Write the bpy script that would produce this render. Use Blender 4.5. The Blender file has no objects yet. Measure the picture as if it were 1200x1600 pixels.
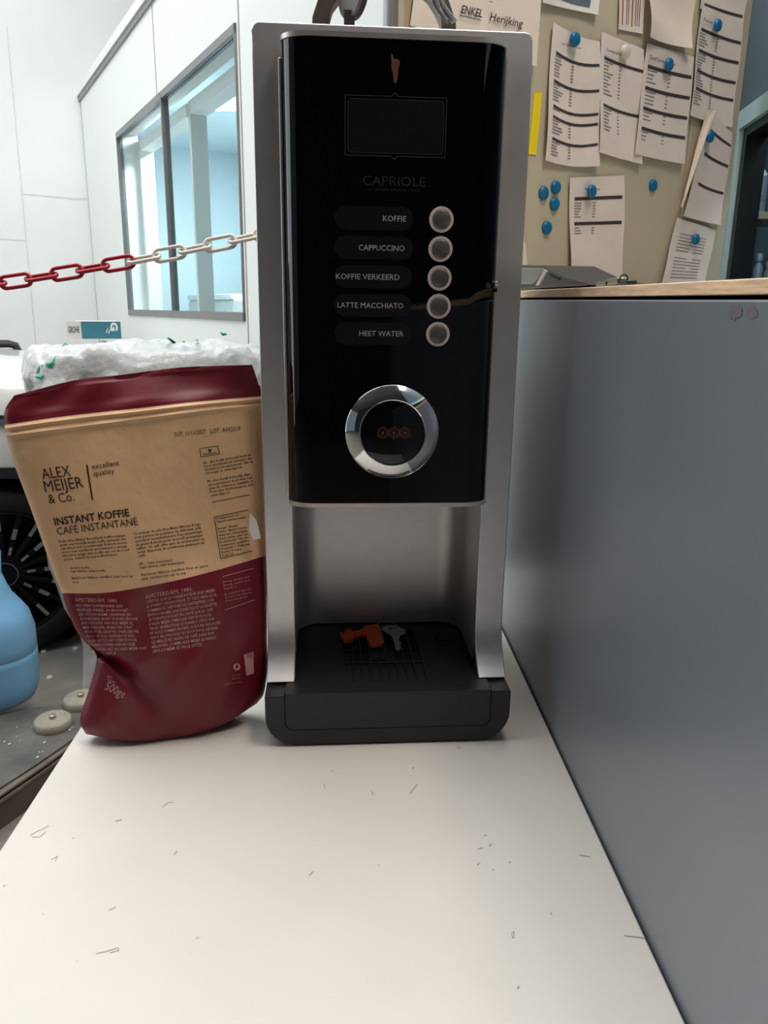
import bpy, bmesh, math, random
import numpy as np
from mathutils import Vector, Matrix
from mathutils.bvhtree import BVHTree
S = bpy.context.scene
COL = S.collection
random.seed(7)
# ------------------------------------------------------------------ camera
F = 1190.0; PITCH = math.radians(14.8); YAW = math.radians(-2.4); ROLL = math.radians(.78); ZC = 1.283
fw = Vector((-math.sin(YAW)*math.cos(PITCH), math.cos(YAW)*math.cos(PITCH), -math.sin(PITCH)))
r0 = Vector((math.cos(YAW), math.sin(YAW), 0)); u0 = r0.cross(fw)
cr, sr = math.cos(ROLL), math.sin(ROLL)
RT = r0*cr + u0*sr; UP = -r0*sr + u0*cr; CAM = Vector((0, 0, ZC))
cd = bpy.data.cameras.new('camera'); cam = bpy.data.objects.new('camera', cd); COL.objects.link(cam)
m3 = Matrix((RT, UP, -fw)).transposed()
cam.matrix_world = Matrix.Translation(CAM) @ m3.to_4x4()
cd.sensor_fit = 'VERTICAL'; cd.sensor_height = 36; cd.sensor_width = 27; cd.lens = 36*F/1600
cd.clip_start = .02; cd.clip_end = 100
S.camera = cam
# ------------------------------------------------------------------ world, lamps, exposure
w = bpy.data.worlds.new('world'); S.world = w; w.use_nodes = True
w.node_tree.nodes['Background'].inputs[0].default_value = (.80, .90, 1, 1)
w.node_tree.nodes['Background'].inputs[1].default_value = .25
def area(name, loc, target, sx, sy, power, color=(1, 1, 1)):
    l = bpy.data.lights.new(name, 'AREA'); l.shape = 'RECTANGLE'; l.size = sx; l.size_y = sy
    l.energy = power; l.color = color
    o = bpy.data.objects.new(name, l); COL.objects.link(o); o.location = loc
    o.rotation_euler = (Vector(target)-Vector(loc)).to_track_quat('-Z', 'Y').to_euler(); return o
area('skylight_lamp', (-2.6, 2.4, 4.9), (-2.6, 2.4, 0), 3.5, 4.5, 290, (.93, .98, 1))
area('skylight_lamp', (.1, 1.7, 4.9), (.1, 1.7, 0), 1.6, 2.4, 125, (1, .97, .93))
area('gate_lamp', (-6.4, 1.6, 2.0), (0, 1.8, 1.3), 4.0, 3.6, 165, (.92, .97, 1))
area('board_fill', (1.1, .4, 3.6), (.8, 2.1, 1.6), 1.0, 1.0, 92, (1, .90, .80))  # fill light added to brighten the pinboard and worktop, no real fixture
S.view_settings.view_transform = 'Standard'; S.view_settings.look = 'None'
S.view_settings.gamma = 1; S.view_settings.use_curve_mapping = False
S.view_settings.exposure = -0.42
# ------------------------------------------------------------------ pixel to plane helpers (design coordinates)
def ray(x, y): return RT*((x-600)/F) - UP*((y-800)/F) + fw
def pl(x, y, p, n):
    d = ray(x, y); return CAM + d*((Vector(p)-CAM).dot(n)/d.dot(n))
def PZ(x, y, z): return pl(x, y, (0, 0, z), Vector((0, 0, 1)))
def PY(x, y, Y): return pl(x, y, (0, Y, 0), Vector((0, 1, 0)))
# ------------------------------------------------------------------ materials
def lin(c):
    r = []
    for v in c:
        v /= 255.0; r.append(v/12.92 if v <= .04045 else ((v+.055)/1.055)**2.4)
    return (*r, 1)
def mat(name, c, rough=.5, metal=0., var=.08, vs=30, bump=.0, bs=200, spec=.5, coat=0, emit=None, es=1, trans=0, alpha=1, stretch=None, dark=None):
    m = bpy.data.materials.new(name); m.use_nodes = True; nt = m.node_tree; N = nt.nodes; Lk = nt.links
    b = N['Principled BSDF']; b.inputs['Roughness'].default_value = rough; b.inputs['Metallic'].default_value = metal
    b.inputs['Specular IOR Level'].default_value = spec; b.inputs['Coat Weight'].default_value = coat
    b.inputs['Transmission Weight'].default_value = trans; b.inputs['Alpha'].default_value = alpha
    tc = N.new('ShaderNodeTexCoord'); mp = N.new('ShaderNodeMapping'); Lk.new(tc.outputs['Object'], mp.inputs[0])
    if stretch: mp.inputs['Scale'].default_value = stretch
    nz = N.new('ShaderNodeTexNoise'); nz.inputs['Scale'].default_value = vs; nz.inputs['Detail'].default_value = 5
    Lk.new(mp.outputs[0], nz.inputs[0])
    rp = N.new('ShaderNodeValToRGB'); L1 = lin(c)
    rp.color_ramp.elements[0].position = .3; rp.color_ramp.elements[1].position = .7
    d = dark and lin(dark)
    rp.color_ramp.elements[0].color = d if d else tuple(v*(1-var) for v in L1[:3])+(1,)
    rp.color_ramp.elements[1].color = L1 if d else tuple(min(1, v*(1+var)) for v in L1[:3])+(1,)
    Lk.new(nz.outputs[0], rp.inputs[0]); Lk.new(rp.outputs[0], b.inputs['Base Color'])
    if bump:
        n2 = N.new('ShaderNodeTexNoise'); n2.inputs['Scale'].default_value = bs; n2.inputs['Detail'].default_value = 4
        Lk.new(mp.outputs[0], n2.inputs[0])
        bp = N.new('ShaderNodeBump'); bp.inputs['Strength'].default_value = bump; bp.inputs['Distance'].default_value = .01
        Lk.new(n2.outputs[0], bp.inputs['Height']); Lk.new(bp.outputs[0], b.inputs['Normal'])
    if emit:
        b.inputs['Emission Color'].default_value = lin(emit); b.inputs['Emission Strength'].default_value = es
    m['ramp'] = 1
    return m
def specks(m, scale, thr, c, amount=1.0, detail=2):
    """small dark marks over an existing material (wear with a shape of its own)"""
    nt = m.node_tree; N = nt.nodes; Lk = nt.links; b = N['Principled BSDF']
    src = b.inputs['Base Color'].links[0].from_socket
    nz = N.new('ShaderNodeTexNoise'); nz.inputs['Scale'].default_value = scale; nz.inputs['Detail'].default_value = detail
    tc = N.new('ShaderNodeTexCoord'); Lk.new(tc.outputs['Object'], nz.inputs[0])
    mr = N.new('ShaderNodeMapRange'); mr.inputs[1].default_value = thr; mr.inputs[2].default_value = thr+.03; mr.inputs[4].default_value = amount
    Lk.new(nz.outputs[0], mr.inputs[0])
    mx = N.new('ShaderNodeMix'); mx.data_type = 'RGBA'; Lk.new(mr.outputs[0], mx.inputs[0]); Lk.new(src, mx.inputs[6])
    mx.inputs[7].default_value = lin(c); Lk.new(mx.outputs[2], b.inputs['Base Color'])
M = {}
M['table'] = mat('white_laminate', (211, 205, 197), .42, var=.025, vs=9, bump=.04, bs=500)
specks(M['table'], 38, .765, (120, 115, 110), .55); specks(M['table'], 140, .80, (90, 86, 82), .8, 1)
M['tedge'] = mat('laminate_edge', (168, 162, 156), .5)
M['legs'] = mat('grey_table_leg', (120, 122, 124), .45, .6)
M['panel'] = mat('grey_metal_panel', (124, 129, 136), .36, .35, var=.04, vs=5, spec=.8)
M['panel_edge'] = mat('panel_edge_light', (215, 218, 220), .4, .3)
M['plywood'] = mat('plywood_edge', (222, 186, 150), .6, var=.2, vs=18, stretch=(2, 2, 30))
M['worktop'] = mat('worktop_laminate', (215, 205, 190), .5)
M['silver'] = mat('silver_paint', (208, 205, 206), .40, .82, var=.03, vs=60, bump=.015, bs=900)
M['silver_in'] = mat('silver_splash_panel', (214, 210, 208), .40, .75, var=.03, vs=60)
M['housing'] = mat('grey_housing', (150, 147, 146), .5, .4)
M['gloss'] = mat('black_gloss', (3, 3, 5), .04, spec=.5, var=0.02)
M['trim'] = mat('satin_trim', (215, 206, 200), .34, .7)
M['chrome'] = mat('chrome', (215, 215, 215), .07, 1.0, var=.02)
M['black'] = mat('black_plastic', (19, 19, 22), .42, var=.06, vs=80, bump=.03, bs=900)
M['black2'] = mat('black_tray_plastic', (20, 20, 21), .45, var=.05, bump=.03, bs=900)
M['void'] = mat('dark_slot', (3, 3, 3), .8)
M['screen'] = mat('display_glass', (26, 27, 30), .12, var=.02)
M['copper'] = mat('copper_print', (118, 74, 56), .5, .2)
M['copper_dim'] = mat('dim_copper_line', (62, 47, 42), .5)
M['logo_dim'] = mat('dim_logo_print', (34, 33, 36), .5)
M['pill'] = mat('label_strip', (24, 23, 26), .25, var=.15, vs=90)
M['white_print'] = mat('white_print', (190, 184, 184), .5)
M['ringglow'] = mat('button_ring', (226, 206, 198), .4)
M['btn'] = mat('button_face', (98, 98, 94), .35, .3)
M['orange'] = mat('orange_plastic', (240, 96, 26), .45)
M['keymetal'] = mat('key_metal', (190, 182, 168), .38, .8)
M['kraft'] = mat('kraft_paper', (226, 182, 138), .55, var=.10, vs=14, bump=.10, bs=90)
specks(M['kraft'], 160, .74, (140, 98, 62), .5)
M['maroon'] = mat('maroon_film', (112, 10, 32), .48, var=.06, vs=10, bump=.08, bs=30)
M['ink'] = mat('dark_brown_ink', (45, 24, 18), .6)
M['pink_ink'] = mat('pale_pink_ink', (206, 150, 150), .6)
M['white'] = mat('white_film', (225, 222, 216), .5)
M['hallwall'] = mat('white_hall_wall', (226, 228, 228), .6, var=.03, vs=3)
specks(M['hallwall'], 9, .76, (150, 152, 152), .5, 6)
M['part'] = mat('white_partition', (222, 224, 220), .5, var=.015, vs=3)
M['ptrim'] = mat('grey_aluminium', (128, 128, 128), .4, .5)
M['seam'] = mat('seam_grey', (158, 158, 156), .6)
M['seam_light'] = mat('seam_light', (208, 210, 210), .6)
M['glass'] = mat('window_glass', (238, 250, 252), .02, trans=1, var=0)
M['glass'].node_tree.nodes['Principled BSDF'].inputs['IOR'].default_value = 1.05
M['office'] = mat('office_wall', (208, 226, 232), .7, var=.02)
M['panel_lamp'] = mat('ceiling_light_panel', (255, 255, 255), .5, emit=(240, 250, 255), es=1.6)
M['screenback'] = mat('grey_monitor', (140, 148, 150), .5)
M['chairwhite'] = mat('white_seat', (225, 230, 232), .5)
M['floor'] = mat('concrete_floor', (128, 122, 114), .7, var=.25, vs=4, bump=.2, bs=40)
M['ceil'] = mat('hall_ceiling', (120, 122, 124), .8)
M['darkwall'] = mat('dark_hall_wall', (62, 60, 60), .8)
M['board'] = mat('cream_board', (190, 180, 156), .38, var=.04, vs=4)
M['paper'] = mat('paper', (222, 210, 202), .8, var=.04, vs=12, bump=.15, bs=25)
M['paper_lit'] = mat('smooth_paper', (228, 214, 200), .8, var=.02)
M['barink'] = mat('dark_table_bar', (58, 50, 52), .7)
M['greyink'] = mat('grey_print', (128, 118, 118), .7)
M['redink'] = mat('red_print', (190, 90, 70), .7)
M['magnet'] = mat('blue_magnet', (0, 104, 150), .4, var=.04)
M['magnet_white'] = mat('white_magnet', (212, 204, 196), .4)
M['yellow'] = mat('yellow_tape', (240, 215, 10), .5, var=.02)
M['slate'] = mat('slate_panel', (96, 110, 120), .5, var=.08)
M['blueframe'] = mat('pale_blue_frame', (196, 222, 226), .45, var=.03)
M['blackframe'] = mat('black_window_frame', (22, 26, 28), .4)
M['shelf'] = mat('tan_shelf', (150, 132, 112), .6)
M['canister'] = mat('grey_canister', (120, 135, 145), .5, .3)
M['inside'] = mat('blue_grey_room', (58, 76, 88), .7, var=.1)
M['redplastic'] = mat('red_chain_plastic', (170, 22, 44), .35)
M['whiteplastic'] = mat('white_chain_plastic', (222, 216, 204), .35)
M['wrap'] = mat('wrinkled_plastic', (198, 200, 201), .30, var=.10, vs=10, bump=1.0, bs=18, coat=.2)
M['green'] = mat('green_print', (24, 160, 125), .4)
M['teal'] = mat('teal_card', (52, 118, 134), .6)
M['cardwhite'] = mat('white_card', (212, 212, 206), .6)
M['carpaint'] = mat('white_car_paint', (232, 232, 226), .2, coat=.6, var=.01)
M['rubber'] = mat('tyre_rubber', (24, 24, 25), .75, bump=.2, bs=60)
M['rim'] = mat('black_alloy', (16, 16, 18), .3, .5)
M['rimcut'] = mat('machined_alloy', (165, 168, 170), .25, .9)
M['cladding'] = mat('black_cladding', (30, 31, 32), .7)
M['blueplastic'] = mat('blue_container_plastic', (118, 172, 212), .42, var=.08, vs=6)
M['platform'] = mat('worn_dark_platform', (88, 86, 82), .6, var=.35, vs=9, bump=.2, bs=60)
specks(M['platform'], 22, .70, (150, 146, 138), .6, 6)
M['platrim'] = mat('platform_rim', (128, 118, 106), .45, .5, var=.3, vs=12)
M['platside'] = mat('platform_side', (92, 82, 72), .7, var=.3, vs=10)
M['pad'] = mat('dusty_rubber_pad', (150, 144, 130), .8, var=.15, vs=20, bump=.2)
M['bolt'] = mat('bolt_steel', (175, 170, 158), .4, .7)
M['debris'] = mat('light_grit', (190, 185, 170), .8)
M['clear'] = mat('clear_film', (210, 215, 218), .15, var=.1, vs=10, alpha=.45, bump=.8, bs=14)
M['hook'] = mat('grey_steel', (112, 104, 100), .4, .4)
M['post'] = mat('galvanised_post', (176, 182, 186), .4, .4)
M['tan'] = mat('tan_strip', (170, 152, 126), .6)
M['handle'] = mat('black_handle', (38, 38, 40), .4)
M['terminal_grey'] = mat('terminal_grey', (120, 118, 116), .4, .2)
# ------------------------------------------------------------------ mesh helpers
def link_mesh(name, bm, m, parent=None, smooth=False, mats=None, bevel=0, seg=2):
    me = bpy.data.meshes.new(name); bmesh.ops.recalc_face_normals(bm, faces=bm.faces[:]) if not mats else None
    bm.to_mesh(me); bm.free()
    for mm in (mats or [m]): me.materials.append(mm)
    if smooth: me.polygons.foreach_set('use_smooth', [True]*len(me.polygons))
    o = bpy.data.objects.new(name, me); COL.objects.link(o)
    if parent: o.parent = parent
    if bevel:
        b = o.modifiers.new('bevel', 'BEVEL'); b.width = bevel; b.segments = seg; b.limit_method = 'ANGLE'; b.angle_limit = .6
        me.polygons.foreach_set('use_smooth', [True]*len(me.polygons))
        if hasattr(o.data, 'set_sharp_from_angle'): o.data.set_sharp_from_angle(angle=.6)
    elif smooth and hasattr(me, 'set_sharp_from_angle'): me.set_sharp_from_angle(angle=.9)
    return o
def tag(o, label=None, cat=None, group=None, kind=None):
    if label: o['label'] = label
    if cat: o['category'] = cat
    if group: o['group'] = group
    if kind: o['kind'] = kind
    return o
def empty(name, loc=(0, 0, 0), rz=0, rot=None):
    o = bpy.data.objects.new(name, None); COL.objects.link(o); o.location = loc; o.rotation_euler = rot or (0, 0, rz); o.empty_display_size = .05
    return o
def a_box(bm, x0, x1, y0, y1, z0, z1, T=None):
    vs = [bm.verts.new((x, y, z)) for x in (x0, x1) for y in (y0, y1) for z in (z0, z1)]
    for f in ((0, 1, 3, 2), (4, 6, 7, 5), (0, 4, 5, 1), (2, 3, 7, 6), (0, 2, 6, 4), (1, 5, 7, 3)): bm.faces.new([vs[i] for i in f])
    if T is not None: bmesh.ops.transform(bm, matrix=T, verts=vs)
    return vs
def box(name, x0, x1, y0, y1, z0, z1, m, parent=None, bevel=0, T=None):
    bm = bmesh.new(); a_box(bm, x0, x1, y0, y1, z0, z1, T); return link_mesh(name, bm, m, parent, bevel=bevel)
def a_prism(bm, pts, axis, a, b, T=None):
    """polygon pts (2D) extruded along axis from a to b"""
    def P(p, t):
        return {'x': (t, p[0], p[1]), 'y': (p[0], t, p[1]), 'z': (p[0], p[1], t)}[axis]
    v0 = [bm.verts.new(P(p, a)) for p in pts]; v1 = [bm.verts.new(P(p, b)) for p in pts]; n = len(pts)
    bm.faces.new(v0); bm.faces.new(v1[::-1])
    for i in range(n): bm.faces.new((v0[i], v1[i], v1[(i+1) % n], v0[(i+1) % n]))
    if T is not None: bmesh.ops.transform(bm, matrix=T, verts=v0+v1)
    return v0+v1
def prism(name, pts, axis, a, b, m, parent=None, bevel=0, T=None, smooth=False):
    bm = bmesh.new(); a_prism(bm, pts, axis, a, b, T); return link_mesh(name, bm, m, parent, bevel=bevel, smooth=smooth)
def rrect(x0, x1, y0, y1, r, n=6, corners=(1, 1, 1, 1)):
    out = []
    for i, (cx, cy, a) in enumerate(((x1-r, y1-r, 0), (x0+r, y1-r, 90), (x0+r, y0+r, 180), (x1-r, y0+r, 270))):
        if corners[i]:
            for k in range(n+1):
                t = math.radians(a+90*k/n); out.append((cx+r*math.cos(t), cy+r*math.sin(t)))
        else: out.append(((x1, x0, x0, x1)[i], (y1, y1, y0, y0)[i]))
    return out
def a_lathe(bm, prof, seg=32, T=None, close=True):
    """profile (r,z) about z"""
    rings = []
    for r, z in prof:
        if r < 1e-6: rings.append([bm.verts.new((0, 0, z))])
        else: rings.append([bm.verts.new((r*math.cos(2*math.pi*k/seg), r*math.sin(2*math.pi*k/seg), z)) for k in range(seg)])
    for A, B in zip(rings, rings[1:]):
        for k in range(seg):
            k2 = (k+1) % seg
            if len(A) == 1 and len(B) == 1: continue
            if len(A) == 1: bm.faces.new((A[0], B[k2], B[k]))
            elif len(B) == 1: bm.faces.new((A[k], A[k2], B[0]))
            else: bm.faces.new((A[k], A[k2], B[k2], B[k]))
    if T is not None: bmesh.ops.transform(bm, matrix=T, verts=[v for r in rings for v in r])
def lathe(name, prof, m, parent=None, seg=32, T=None):
    bm = bmesh.new(); a_lathe(bm, prof, seg, T); return link_mesh(name, bm, m, parent, smooth=True)
def a_tube(bm, pts, r, seg=8, closed=False):
    pts = [Vector(p) for p in pts]; n = len(pts); rings = []; up = Vector((0, 0, 1)); last = None
    for i, p in enumerate(pts):
        a = pts[(i-1) % n] if (closed or i > 0) else p; b = pts[(i+1) % n] if (closed or i < n-1) else p
        t = (b-a).normalized()
        if last is None:
            ref = up if abs(t.dot(up)) < .9 else Vector((1, 0, 0)); x = t.cross(ref).normalized()
        else: x = (last - t*last.dot(t)).normalized()
        last = x; y = t.cross(x)
        rr = r[i] if isinstance(r, (list, tuple)) else r
        rings.append([bm.verts.new(p + x*rr*math.cos(2*math.pi*k/seg) + y*rr*math.sin(2*math.pi*k/seg)) for k in range(seg)])
    prs = list(zip(rings, rings[1:])) + ([(rings[-1], rings[0])] if closed else [])
    for A, B in prs:
        for k in range(seg): bm.faces.new((A[k], A[(k+1) % seg], B[(k+1) % seg], B[k]))
    if not closed: bm.faces.new(rings[0][::-1]); bm.faces.new(rings[-1])
def tube(name, pts, r, m, parent=None, seg=8, closed=False):
    bm = bmesh.new(); a_tube(bm, pts, r, seg, closed); return link_mesh(name, bm, m, parent, smooth=True)
Tr = Matrix.Translation
def Rot(a, ax): return Matrix.Rotation(a, 4, ax)
# text: returns (verts Nx2 normalised so cap height = 1, faces, width)
_tc = {}
def text2d(s, bold=0, res=2):
    key = (s, bold, res)
    if key in _tc: return _tc[key]
    cu = bpy.data.curves.new('t', 'FONT'); cu.body = s; cu.size = 1; cu.resolution_u = res; cu.offset = bold
    ob = bpy.data.objects.new('t', cu); COL.objects.link(ob)
    dg = bpy.context.evaluated_depsgraph_get(); dg.update()
    me = bpy.data.meshes.new_from_object(ob.evaluated_get(dg))
    v = [(p.co.x/.7, p.co.y/.7) for p in me.vertices]; f = [tuple(p.vertices) for p in me.polygons]
    bpy.data.objects.remove(ob); bpy.data.curves.remove(cu); bpy.data.meshes.remove(me)
    xs = [p[0] for p in v] or [0, 1]
    x0 = min(xs); v = [(p[0]-x0, p[1]) for p in v]
    _tc[key] = (v, f, max(xs)-x0); return _tc[key]
class Print:
    """collects flat print and puts it on a surface given by a mapping (a,b)->3D"""
    def __init__(s): s.v = []; s.f = []
    def text(s, body, x, y, h, ang=0, width=None, align='l', bold=0, res=2, flip=1, slant=0, bend=0):
        v, f, wd = text2d(body, bold, res)
        sx = h if width is None else width/wd
        W_ = wd*sx; off = {'l': 0, 'r': -W_, 'c': -W_/2}[align]
        c, sn = math.cos(ang), math.sin(ang); n = len(s.v)
        for a, b in v:
            X = a*sx+off; Y = b*h + bend*((X/W_)**2)*h; X += slant*Y
            s.v.append((x+X*c-Y*sn, y+flip*(X*sn+Y*c)))
        s.f += [tuple(i+n for i in q) for q in f]
    def quad(s, pts):
        n = len(s.v); s.v += list(pts); s.f.append(tuple(range(n, n+len(pts))))
    def line(s, p, q, t, n=1):
        (x0, y0), (x1, y1) = p, q; l = math.hypot(x1-x0, y1-y0); nx, ny = -(y1-y0)/l*t/2, (x1-x0)/l*t/2
        for i in range(n):
            a, b = i/n, (i+1)/n
            X0, Y0, X1, Y1 = x0+(x1-x0)*a, y0+(y1-y0)*a, x0+(x1-x0)*b, y0+(y1-y0)*b
            s.quad([(X0-nx, Y0-ny), (X1-nx, Y1-ny), (X1+nx, Y1+ny), (X0+nx, Y0+ny)])
    def poly(s, pts, t):
        for a, b in zip(pts, pts[1:]): s.line(a, b, t)
    def build(s, name, m, parent, mp):
        me = bpy.data.meshes.new(name); me.from_pydata([tuple(mp(*p)) for p in s.v], [], s.f); me.materials.append(m); me.update()
        o = bpy.data.objects.new(name, me); COL.objects.link(o)
        if parent: o.parent = parent
        return o

# ================================================================== THE SETTING
Lx = Vector((.886, .4637, 0)).normalized(); Wy = Vector((-Lx.y, Lx.x, 0))
PP = Vector((-.42, 3.09, 0))                      # a point of the office partition
def LW(l, w_, z=0, o=PP): p = Vector((o.x, o.y, 0)) + Lx*l + Wy*w_; p.z = z; return p
TL = Matrix.Translation(PP) @ Matrix((Lx, Wy, Vector((0, 0, 1)))).transposed().to_4x4()   # local: x into office, y along the partition
box('floor', -9, 6, -6, 9, -.1, 0, M['floor']).__setitem__('kind', 'structure')
box('ceiling', -9, 6, -6, 9, 5.0, 5.1, M['ceil']).__setitem__('kind', 'structure')
box('wall_back', -9, 6, -6.1, -6, 0, 5, M['darkwall']).__setitem__('kind', 'structure')
box('wall_right', 5.0, 5.1, -6, 9, 0, 5, M['darkwall']).__setitem__('kind', 'structure')
# hall wall, perpendicular to the partition at its far end
wl = box('wall_left', -8, 2.4, 3.2, 3.35, 0, 5, M['hallwall'], T=TL); wl['kind'] = 'structure'
# recessed seams between the cladding sheets: thin dark joints
def onhall(x, y): p = pl(x, y, LW(0, 3.2), Wy); q = TL.inverted() @ p; return q.x, q.z
pr = Print()
for a, b in (((10, 40), (58, 560)), ((35, 303), (112, 310)), ((0, 373), (40, 376)), ((110, 311), (136, 310))):
    pr.line(onhall(*a), onhall(*b), .005, 4)
o = pr.build('trim_1', M['seam_light'], None, lambda a, b: TL @ Vector((a, 3.197, b))); o['kind'] = 'structure'
# partition with window opening
def onpart(x, y, off=0): p = pl(x, y, LW(off, 0), Lx); q = TL.inverted() @ p; return q.y, q.z
wy0, wy1 = onpart(371, 100)[0], onpart(196, 400)[0]
wz1 = 2.27; wz0 = 1.235; TOPZ = 2.69
bm = bmesh.new()
Y0, Y1 = -1.16, 3.2
for (a, b, c, d) in ((Y0, wy0, 0, TOPZ), (wy1, Y1, 0, TOPZ), (wy0, wy1, 0, wz0), (wy0, wy1, wz1, TOPZ)):
    a_box(bm, 0, .12, a, b, c, d, TL)
wp = link_mesh('wall_front', bm, M['part']); wp['kind'] = 'structure'
tt = box('trim_2', -.02, .14, Y0, Y1, TOPZ, TOPZ+.05, M['part'], T=TL); tt['kind'] = 'structure'
tt = box('trim_3', -.012, 0, Y0, Y1, TOPZ-.03, TOPZ, M['ptrim'], T=TL); tt['kind'] = 'structure'
pr = Print()
for py_, zb_ in ((onpart(237, 0)[0], wz1), (onpart(388, 515)[0], 0), (Y1-.01, 0)):
    pr.quad([(py_-.004, zb_), (py_+.004, zb_), (py_+.004, TOPZ-.03), (py_-.004, TOPZ-.03)])
o = pr.build('trim_4', M['seam'], None, lambda a, b: TL @ Vector((-.002, a, b))); o['kind'] = 'structure'
# window: frame, mullion, two panes
win = empty('window_1'); win['kind'] = 'structure'
mul = onpart(261, 300)[0]
fr = .009
for nm, (a, b, c, d) in (('window_frame', (wy0, wy1, wz1-.03, wz1)), ('window_frame', (wy0, wy1, wz0, wz0+.035)),
                         ('window_frame', (wy0, wy0+fr, wz0, wz1)), ('window_frame', (wy1-fr, wy1, wz0, wz1)), ('mullion', (mul-.007, mul+.007, wz0, wz1))):
    box(nm, -.008, .03, a, b, c, d, M['ptrim'], win, T=TL)
box('pane', .010, .015, wy0+fr, mul-.007, wz0+.03, wz1-.03, M['glass'], win, T=TL)
box('pane', .010, .015, mul+.007, wy1-fr, wz0+.03, wz1-.03, M['glass'], win, T=TL)
for (a, b) in ((wy0+fr, mul-.02), (mul+.02, wy1-fr)):    # inner lining of each opening
    bm = bmesh.new(); 
    for q in ((b-.03, b, wz0+.03, wz1-.03), (a, b, wz1-.09, wz1-.03)): a_box(bm, .12, .20, *q, TL)
    link_mesh('inner_lining', bm, M['part'], win)
# office room behind the glass
ZO_ = 2.42
bm = bmesh.new(); a_box(bm, 1.15, 1.22, -1.16, 3.2, 0, ZO_, TL); a_box(bm, .12, 1.22, 3.1, 3.2, 0, ZO_, TL); a_box(bm, .12, 1.22, -1.16, -1.09, 0, ZO_, TL)
link_mesh('wall_office', bm, M['office']).__setitem__('kind', 'structure')
box('ceiling_office', .12, 1.22, -1.16, 3.2, ZO_, ZO_+.06, M['office'], T=TL).__setitem__('kind', 'structure')
box('baseboard_office', 1.14, 1.15, -1.06, 3.1, 1.52, 1.535, M['seam'], T=TL).__setitem__('kind', 'structure')
# ceiling light panel inside the office
c1 = TL.inverted() @ PZ(360, 160, ZO_-.01); print('C1', c1)
lp = empty('ceiling_light', TL @ Vector((c1.x, c1.y, ZO_)), math.atan2(Lx.y, Lx.x)); tag(lp, 'bright square ceiling light seen through the office window', 'ceiling light')
box('diffuser', -.15, .15, -.15, .15, -.012, -.006, M['panel_lamp'], lp); box('frame', -.16, .16, -.16, .16, -.008, 0, M['ptrim'], lp)
area('office_lamp', TL @ Vector((c1.x, c1.y, ZO_-.02)), TL @ Vector((c1.x, c1.y, 0)), .3, .3, 50, (.92, .98, 1))
def offi(x, y, lx): p = pl(x, y, LW(lx, 0), Lx); return TL.inverted() @ p
dk_ = empty('office_desk', TL @ Vector((.95, .55, 0)), math.atan2(Lx.y, Lx.x)); tag(dk_, 'pale desk inside the office behind the partition window', 'desk')
zd = 1.11
box('desktop', -.3, .18, -.9, .9, zd-.03, zd, M['chairwhite'], dk_, bevel=.003)
for sx in (-.28, .12):
    for sy in (-.86, .82): box('leg', sx, sx+.04, sy, sy+.04, 0, zd-.03, M['ptrim'], dk_)
mo = empty('grey_screen', TL @ Vector((1.0, 0, zd))); a_ = offi(283, 412, 1.0); b_ = offi(338, 405, 1.0)
mo.rotation_euler = (0, 0, math.atan2(Lx.y, Lx.x)); tag(mo, 'grey upright screen panel standing on the office desk', 'screen')
box('panel', -.015, .015, b_.y, a_.y, .02, a_.z-zd, M['screenback'], mo, bevel=.004); box('stand', -.05, .05, (a_.y+b_.y)/2-.08, (a_.y+b_.y)/2+.08, 0, .02, M['screenback'], mo)
a_ = offi(310, 462, .7); b_ = offi(400, 456, .7)
pk = empty('white_case', TL @ Vector((.72, (a_.y+b_.y)/2, zd)), math.atan2(Lx.y, Lx.x)); tag(pk, 'rounded white case on the desk seen low in the right window pane', 'case')
hw_ = abs(a_.y-b_.y)/2; hh_ = a_.z-zd
prism('body', rrect(-hw_, hw_, 0, hh_*.86, .05, 6, (1, 1, 0, 0)), 'x', -.10, .10, M['chairwhite'], pk, bevel=.006, T=Matrix.Identity(4))
prism('lid', rrect(-hw_*.7, hw_*.9, hh_*.86, hh_, .01, 4), 'x', -.12, .12, M['chairwhite'], pk, bevel=.004)

# ================================================================== TABLE
ZT = .80
tb = empty('work_table', (-.043, .7, 0)); tag(tb, 'long white laminate table with scuffed top carrying the coffee machine', 'table')
x0, x1, y0, y1 = -.28, .2785, -.75, .72
box('tabletop', x0, x1, y0, y1, ZT-.03, ZT, M['table'], tb, bevel=.002)
for sx in (x0+.03, x1-.07):
    for sy in (y0+.05, y1-.09): box('leg', sx, sx+.04, sy, sy+.04, 0, ZT-.03, M['legs'], tb, bevel=.003)
bm = bmesh.new(); a_box(bm, x0+.07, x1-.07, y1-.08, y1-.055, ZT-.09, ZT-.03); a_box(bm, x0+.04, x0+.06, y0+.09, y1-.09, ZT-.09, ZT-.03); a_box(bm, x1-.06, x1-.04, y0+.09, y1-.09, ZT-.09, ZT-.03)
link_mesh('apron', bm, M['legs'], tb)
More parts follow.
